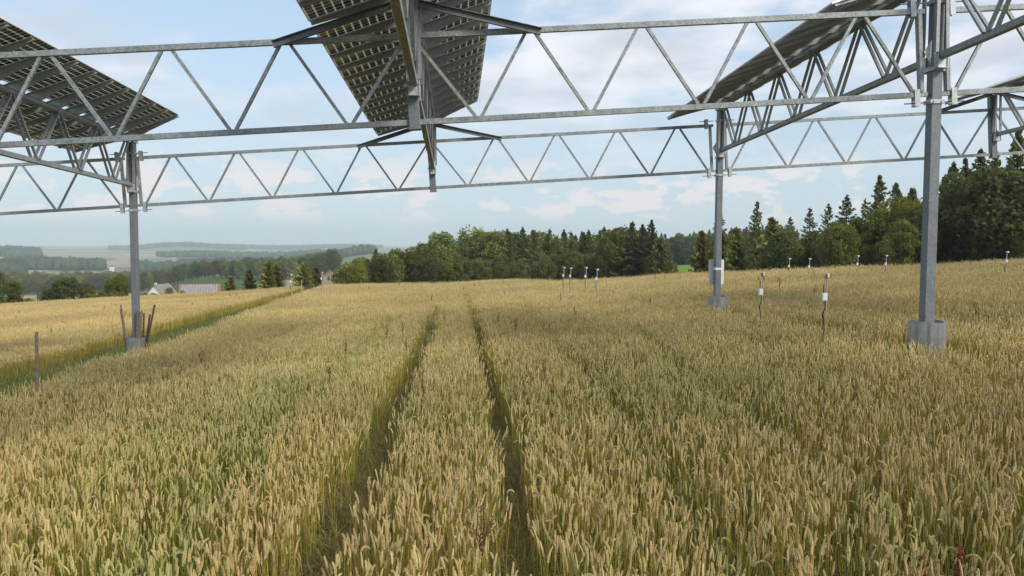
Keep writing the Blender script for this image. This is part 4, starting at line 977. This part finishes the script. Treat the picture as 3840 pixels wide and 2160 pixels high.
def wheat_plant(cb, x0, y0, lod):
    h = random.gauss(0.62, 0.07); lean = abs(random.gauss(0.05, 0.06)); a = U_(0, 6.28); c = (random.random(), random.random(), 0.5, 1)
    nod = random.choices((0.10, 0.45, 1.1, 2.2), (0.58, 0.26, 0.11, 0.05))[0]*U_(0.6, 1.3)
    ns = (4, 2, 1)[lod]; pts, d = stem_curve(x0, y0, h, lean, a, ns, nod)
    cb.tube(pts, [0.0022 if lod == 0 else 0.0027 if lod == 1 else 0.0040]*(ns+1), 3, 1, c)
    # ear
    p = pts[-1]; tdir = (pts[-1]-pts[-2]).normalized(); L = U_(0.072, 0.128); seg = (9, 5, 2)[lod]
    ang = math.acos(max(-1, min(1, tdir.z))); ax = []
    for i in range(seg+1):
        ax.append((p.copy(), Vector((d.x*math.sin(ang), d.y*math.sin(ang), math.cos(ang)))))
        p = p+ax[-1][1]*(L/seg); ang += nod/seg
    tw = U_(0, 3.14)
    if lod == 0:
        for i in range(seg):
            q, t_ = ax[i]; s0 = t_.cross(Vector((math.cos(tw), math.sin(tw), 0.1))).normalized(); f = i/seg
            wd = U_(0.0050, 0.0066)*(0.72+0.7*math.sin(math.pi*min(1, f*0.9+0.2)))
            for sg in (-1, 1):
                cc = (min(1, max(0, c[0]*0.6+U_(0, 0.4))), c[1], 0.5, 1)
                dd = (t_+s0*sg*0.42).normalized(); cb.octa(q+t_*(L/seg*0.5*(sg > 0)), dd, s0.cross(dd).normalized(), 0.0205, wd, 0, cc)
            if i == seg-1: cb.octa(ax[i+1][0], ax[i+1][1], s0, 0.014, 0.004, 0, c)
    else:
        rs_ = [0.0035]+[(0.0078 if i % 2 else 0.0066)*(1-0.5*(i/seg)**2) for i in range(1, seg)]+[0.002]
        if lod == 2: rs_ = [0.005, 0.0095, 0.002]
        cb.tube([q for q, _ in ax], rs_, 5 if lod == 1 else 4, 0, c)
    # dry leaves
    nl = (1, 1, 1)[lod] if random.random() < (1, 0.7, 0.4)[lod] else 0
    for k in range(nl):
        hz0 = h*U_(0.25, 0.72); b0 = Vector((x0, y0, 0))+d*(lean*(hz0/h)**2*h)+Vector((0, 0, hz0)); la = U_(0, 6.28); ld = Vector((math.cos(la), math.sin(la), 0)); LL = U_(0.12, 0.26)
        n = (4, 2, 2)[lod]; pp, ww = [], []; sd_ = Vector((-ld.y, ld.x, U_(-.4, .4))); up = U_(0.3, 1.3); dr = U_(1.0, 2.6)
        for i in range(n+1):
            f = i/n; pp.append(b0+ld*LL*f*(0.8)+Vector((0, 0, LL*(up*f-dr*f*f)))); ww.append(sd_*((0.0055 if lod < 2 else 0.008)*(1-f*f*0.9)))
        cb.strip(pp, ww, None, 2, (random.random(), min(1, random.random()*1.25), 0.5, 1))
def grass_tuft(n, hmin, hmax, spread, lay=0.6, wdt=0.004, dry=0.3):
    cb = CB()
    for k in range(n):
        x0, y0 = random.gauss(0, spread), random.gauss(0, spread); h = U_(hmin, hmax); a = U_(0, 6.28); ld = Vector((math.cos(a), math.sin(a), 0)); le = U_(0.15, lay)
        sd_ = Vector((-ld.y, ld.x, 0)); pp = []; ww = []
        for i in range(4):
            f = i/3; pp.append(Vector((x0, y0, -0.02))+ld*h*le*f*f*1.4+Vector((0, 0, h*(f-0.45*le*f*f)))); ww.append(sd_*wdt*(1-0.85*f*f))
        cb.strip(pp, ww, None, 0, (random.random(), 0.05 if random.random() < dry else U_(0.5, 1), 0.5, 1))
    return cb.mesh('grass_tuft', [C_GRASS])
def clump(n, rad_, lod):
    cb = CB()
    for k in range(n):
        r = rad_*math.sqrt(random.random()); a = U_(0, 6.28); wheat_plant(cb, r*math.cos(a), r*math.sin(a), lod)
    return cb.mesh('wheat_clump', [C_EAR, C_STALK, C_LEAF])
def region(y0, y1, step, jit=0.5):
    xs = np.arange(-y1*0.62-3, y1*0.80+3, step); ys = np.arange(y0, y1, step); x, y = np.meshgrid(xs, ys); x, y = x.ravel(), y.ravel()
    x = x+rng.uniform(-jit, jit, len(x))*step; y = y+rng.uniform(-jit, jit, len(y))*step
    k = (x > -0.62*y-2.2) & (x < 0.80*y+2.2); return x[k], y[k]
POSTS = [(XR, YA), (XR, YB), (XL, YB)]
def in_track(x, y, extra=0.0):
    t_ = np.zeros(len(x), bool)
    for ys, xs, hw in TRACKS:
        wob = (vnoise(x*0+3, y, 0.9, 5)-0.5)*0.10
        t_ |= (y < 70-25*(hw > 0.2)+12*(vnoise(x, y, 3, 15)-0.5)) & (np.abs(x-np.interp(y, ys, xs)-wob) < hw*np.interp(y, [0, 12, 30, 62, 72], [1.0, 1.0, 0.95, 0.6, 0.0])+extra+np.interp(y, [12, 14, 33, 35, 62, 72], [0, 0.05, 0.05, 0.11, 0.05, 0.0]))
    return t_
def in_path(x, y, e=0.0): p = path_x(y)+(vnoise(x*0, y, 2.0, 9)-0.5)*0.25; return (x < p+e) & (x > p-path_w(y)-e)
def in_field(x, y, e=0.0):
    az = np.degrees(np.arctan2(x, y)); return np.hypot(x, y) < np.interp(az, AZT, RCT)+e
def near_post(x, y, d):
    k = np.zeros(len(x), bool)
    for px, py in POSTS: k |= np.hypot(x-px, y-py) < d
    return k
def furrow(x, y):
    """shallow late-ripening furrows left by the seed drill"""
    f = np.zeros(len(x))
    for c0, k_, wd_, am in ((-2.55, 0.004, 0.20, 1.25), (-4.3, 0, 0.14, .8), (-6.0, 0, 0.16, .7), (2.28, 0.035, 0.15, 1.2), (4.1, 0.09, 0.15, 1.1), (5.9, 0.09, 0.15, .8), (7.4, 0.02, 0.15, .7), (11.0, 0.05, 0.2, .7), (13.5, 0, 0.25, .7)):
        f = np.maximum(f, np.exp(-((x-c0-k_*(y-15)-0.08*np.sin(y*0.5+c0))/wd_)**2)*np.clip((0.25+1.2*vnoise(x*0+c0*3, y, 3.0, 44))*am, 0, 1.2))
    return f*np.interp(y, [0, 25, 60], [1, 1, 0.4])
def post_strip(x, y): return (np.abs(x-XR-(vnoise(x*0, y, 1.2, 61)-0.5)*0.3) < 0.42) & (y > 9) & (y < 29)
def green_tone(x, y):
    t_ = 0.30*vnoise(x, y*0.45, 1.6, 1)+0.34*vnoise(x, y, 5.5, 2)+0.12*vnoise(x, y, 0.6, 3)
    for c0, wd_, am in ((-2.55, 0.42, 0.62), (-3.6, 0.7, 0.28), (3.2, 0.8, 0.13), (5.2, 0.9, 0.12), (-5.2, 0.6, 0.12), (1.9, 0.3, 0.08)):     # seed-drill strips that ripen late
        t_ = t_+am*np.exp(-((x-c0-0.25*np.sin(y*0.35))/wd_)**2)*np.clip(1.25-y/42, 0.15, 1)*(0.45+1.1*vnoise(x, y, 2.0, 4))
    t_ = t_+0.30*furrow(x, y)
    edge = np.zeros(len(x))
    for ys, xs, hw in TRACKS: edge = np.maximum(edge, np.exp(-((np.abs(x-np.interp(y, ys, xs))-hw)/0.16)**2))
    t_ = t_+0.10*edge
    lft = x < path_x(y)-path_w(y)+0.1; t_ = np.where(lft, t_*0.6+0.22*np.exp(-((x-path_x(y)+path_w(y))/0.5)**2), t_)
    return (t_-0.04)*np.interp(np.hypot(x, y), [0, 18, 40, 90], [1, 1, 0.62, 0.5])
def stand(name, label, meshes, y0, y1, step, crop_h=1.0, hvar=0.16):
    x, y = region(y0, y1, step)
    k = in_field(x, y) & ~in_track(x, y) & ~in_path(x, y) & ~(post_strip(x, y) & (rng.random(len(x)) < 0.85)) & ~near_post(x, y-0.25, 0.50) & ~near_post(x, y+0.25, 0.62) & ~near_post(x, y+0.7, 0.42) & ~((vnoise(x, y, 0.5, 11) < 0.13) & (vnoise(x, y, 2.5, 12) > 0.55))
    x, y = x[k], y[k]; n = len(x)
    hs = crop_h*(1+hvar*(vnoise(x, y, 1.1, 6)-0.5)+0.12*(vnoise(x, y, 7.0, 8)-0.5)+rng.normal(0, 0.035, n)-0.20*furrow(x, y))
    br_ = 0.87+0.34*vnoise(x, y, 0.7, 21)*0.5+0.34*vnoise(x, y, 6.0, 22)+rng.normal(0, 0.05, n)
    near_tr = np.zeros(n)
    scatter(name, label, meshes, np.stack([x, y, land(x, y)+CZ], -1), rng.uniform(0, 6.283, n), (rng.normal(0, 0.05, n)+0.22*(vnoise(x, y, 1.3, 81)-0.5), rng.normal(0, 0.05, n)+0.22*(vnoise(x, y, 1.3, 82)-0.5)), hs, green_tone(x, y), br_)
    return n
nw = stand('wheat', 'ripening wheat standing close to the viewer', [clump(5, 0.09, 0) for _ in range(40)], 1.2, 13, 0.158)
nw += stand('wheat', 'ripening wheat in the middle of the field', [clump(10, 0.15, 1) for _ in range(26)], 13, 34, 0.19)
nw += stand('wheat', 'ripening wheat in the far part of the field', [clump(26, 0.30, 2) for _ in range(14)], 34, 108, 0.36)
# grass strip, grass in the wheel tracks and round the post feet, weeds at the far field edge
x, y = region(8, 105, 0.19); k = in_path(x, y, 0.15) & in_field(x, y) & ~near_post(x, y, 0.36); k &= (y < 45) | (rng.random(len(x)) < 0.5); x, y = x[k], y[k]; n = len(x)
tufts = [grass_tuft(34, 0.16, 0.42, 0.08, 0.9, 0.0055, 0.10) for _ in range(8)]
scatter('grass', 'green grass of the strip between the two wheat plots', tufts, np.stack([x, y, land(x, y)+CZ], -1), rng.uniform(0, 6.283, n), (rng.normal(0, 0.05, n), rng.normal(0, 0.05, n)), rng.uniform(0.5, 1.25, n), 0.42+0.35*vnoise(x, y, 2, 31), rng.uniform(0.9, 1.6, n))
x, y = region(2, 60, 0.09); k = in_track(x, y, 0.05) & in_field(x, y); x, y = x[k], y[k]; n = len(x)
scatter('track_grass', 'flattened dry grass in the wheel tracks', [grass_tuft(24, 0.12, 0.36, 0.07, 1.6, 0.005, 0.5) for _ in range(8)], np.stack([x, y, land(x, y)+CZ], -1), rng.uniform(0, 6.283, n), (rng.normal(0, 0.1, n), rng.normal(0, 0.1, n)), rng.uniform(0.5, 1.1, n), 0.28+0.5*vnoise(x, y, 1.5, 32)*np.interp(y, [0, 15, 40], [0.7, 1, 1.4]), rng.uniform(0.9, 1.5, n))
x, y = region(9, 30, 0.14); k = (near_post(x, y, 0.80) | post_strip(x, y)) & ~near_post(x, y, 0.36); x, y = x[k], y[k]; n = len(x)
scatter('post_grass', 'tall green grass round the feet of the posts', [grass_tuft(18, 0.15, 0.42, 0.07, 0.6, 0.005, 0.25) for _ in range(6)], np.stack([x, y, land(x, y)+CZ], -1), rng.uniform(0, 6.283, n), (rng.normal(0, 0.05, n), rng.normal(0, 0.05, n)), rng.uniform(0.6, 1.2, n), np.full(n, 0.5), rng.uniform(0.7, 1.1, n))
x, y = region(1.5, 12, 0.2); k = ~in_track(x, y) & (rng.random(len(x)) < 0.75); x, y = x[k], y[k]; n = len(x)
scatter('undergrowth', 'low weeds and grass under the wheat', [grass_tuft(20, 0.18, 0.45, 0.08, 0.8, 0.004, 0.35) for _ in range(6)], np.stack([x, y, land(x, y)+CZ], -1), rng.uniform(0, 6.283, n), (rng.normal(0, 0.1, n), rng.normal(0, 0.1, n)), rng.uniform(0.6, 1.2, n), 0.2+0.5*vnoise(x, y, 1.5, 33), rng.uniform(0.6, 1.0, n))
x, y = region(2, 26, 0.30); k = in_field(x, y) & ~in_path(x, y, 0.2) & (vnoise(x, y, 1.8, 51)+0.12*(x > 1.5) > 0.52) & ~near_post(x, y, 0.5); x, y = x[k], y[k]; n = len(x)
scatter('wild_grass', 'thin wild grass stems tangled among the wheat', [grass_tuft(9, 0.55, 0.95, 0.06, 1.1, 0.0013, 0.75) for _ in range(8)], np.stack([x, y, land(x, y)+CZ], -1), rng.uniform(0, 6.283, n), (rng.normal(0, 0.1, n), rng.normal(0, 0.1, n)), rng.uniform(0.7, 1.05, n), np.full(n, 0.3), rng.uniform(0.7, 1.2, n))
a_ = rng.uniform(-30, 38, 5200); r_ = np.interp(a_, AZT, RCT)+rng.uniform(-0.5, 5, len(a_)); x, y = r_*np.sin(np.radians(a_)), r_*np.cos(np.radians(a_)); n = len(x)
scatter('edge_grass', 'tall wild grass along the far edge of the field', [grass_tuft(22, 0.5, 1.15, 0.16, 0.5, 0.009, 0.55) for _ in range(6)], np.stack([x, y, land(x, y)+CZ], -1), rng.uniform(0, 6.283, n), (rng.normal(0, 0.05, n), rng.normal(0, 0.05, n)), rng.uniform(0.7, 1.15, n), 0.25+0.4*vnoise(x, y, 6, 34), rng.uniform(0.6, 1.0, n))
# dock plants: brown seed stalks above the wheat
def dock(seed, h, n, br_):
    rs_ = random.Random(seed); mb = MB(); lean = rs_.uniform(-.08, .08)
    def branch(p0, d, L, k):
        p0 = Vector(p0); d = Vector(d).normalized(); mb.tube([p0, p0+d*L], [0.004, 0.002], 4, 0)
        for q in range(k):
            f = rs_.uniform(0.15, 1); c = p0+d*L*f+Vector((rs_.gauss(0, .014), rs_.gauss(0, .014), rs_.gauss(0, .01))); s_ = rs_.uniform(0.006, 0.012)
            mb.add([c+Vector((s_, 0, 0)), c+Vector((-s_, 0, 0)), c+Vector((0, s_, 0)), c+Vector((0, -s_, 0)), c+Vector((0, 0, s_)), c+Vector((0, 0, -s_))], [(0, 2, 4), (2, 1, 4), (1, 3, 4), (3, 0, 4), (2, 0, 5), (1, 2, 5), (3, 1, 5), (0, 3, 5)], 1)
    mb.tube([(0, 0, -0.05), (lean*0.5, 0, h*0.6)], [0.006, 0.005], 5, 0)
    branch((lean*0.5, 0, h*0.55), (lean, 0, 1), h*0.45, n)
    for b_ in range(br_):
        a = rs_.uniform(0, 6.28); z0 = h*rs_.uniform(0.5, 0.8); branch((lean*0.5, 0, z0), (math.cos(a)*0.35, math.sin(a)*0.35, 1), h*rs_.uniform(0.15, 0.28), n//2)
    return mb
DK = [dock(s_, 1.08, 46, 4).mesh('dock_weed', [M_STALKB, M_DOCK]) for s_ in range(4)]
DR = [dock(s_+9, 0.86, 60, 2).mesh('dock_weed', [M_STALKB, M_DOCKR]) for s_ in range(2)]
for x_, y_, me, sc_, lb in ((0.14, 5.75, DK[0], 0.92, 'rusty brown dock stalk among the wheat between the two tracks'), (2.83, 4.72, DR[0], 0.86, 'red dock stalk at bottom right, left of the brighter one'), (3.02, 4.66, DR[1], 0.92, 'bright red dock stalk near the bottom right corner')):
    o = put(bpy.data.objects.new('dock_weed', me)); o.location = (x_, y_, gz(x_, y_)); o.scale = (1, 1, sc_); tag(o, lb, 'weed')
nd = 0
while nd < 70:
    r_ = 12+80*random.random()**0.8; a_ = U_(-27, 35); x_, y_ = r_*math.sin(rad(a_)), r_*math.cos(rad(a_)); xa, ya = np.array([x_]), np.array([y_])
    if not in_field(xa, ya, -2)[0] or in_track(xa, ya)[0] or in_path(xa, ya)[0] or near_post(xa, ya, 1)[0]: continue
    o = put(bpy.data.objects.new('dock_weed', random.choice(DK))); s_ = U_(0.88, 1.12); o.location = (x_, y_, gz(x_, y_)); o.scale = (0.8, 0.8, s_*0.95); o.rotation_euler = (0, 0, U_(0, 6.28)); nd += 1
    tag(o, 'thin brown dock stalk sticking out of the distant wheat', 'weed', 'brown dock stalks scattered over the field')
print('wheat clumps', nw)
# ------------------------------------------------------------------ the air
HX, ZLO, ZHI = 9500, float(V[:, 2].min())-1.0, 62.0
hb = MB().box((0, 0, (ZLO+ZHI)/2), (2*HX, 2*HX, ZHI-ZLO))
m = bpy.data.materials.new('air'); m.use_nodes = True; t = m.node_tree; t.nodes.clear()
o = t.nodes.new('ShaderNodeOutputMaterial'); pv = t.nodes.new('ShaderNodeVolumePrincipled'); pv.inputs['Color'].default_value = (0.82, 0.93, 1.0, 1)
pv.inputs['Density'].default_value = HAZE; pv.inputs['Anisotropy'].default_value = 0.0; t.links.new(pv.outputs[0], o.inputs['Volume'])
hz_ = hb.build('haze', m); hz_['kind'] = 'stuff'
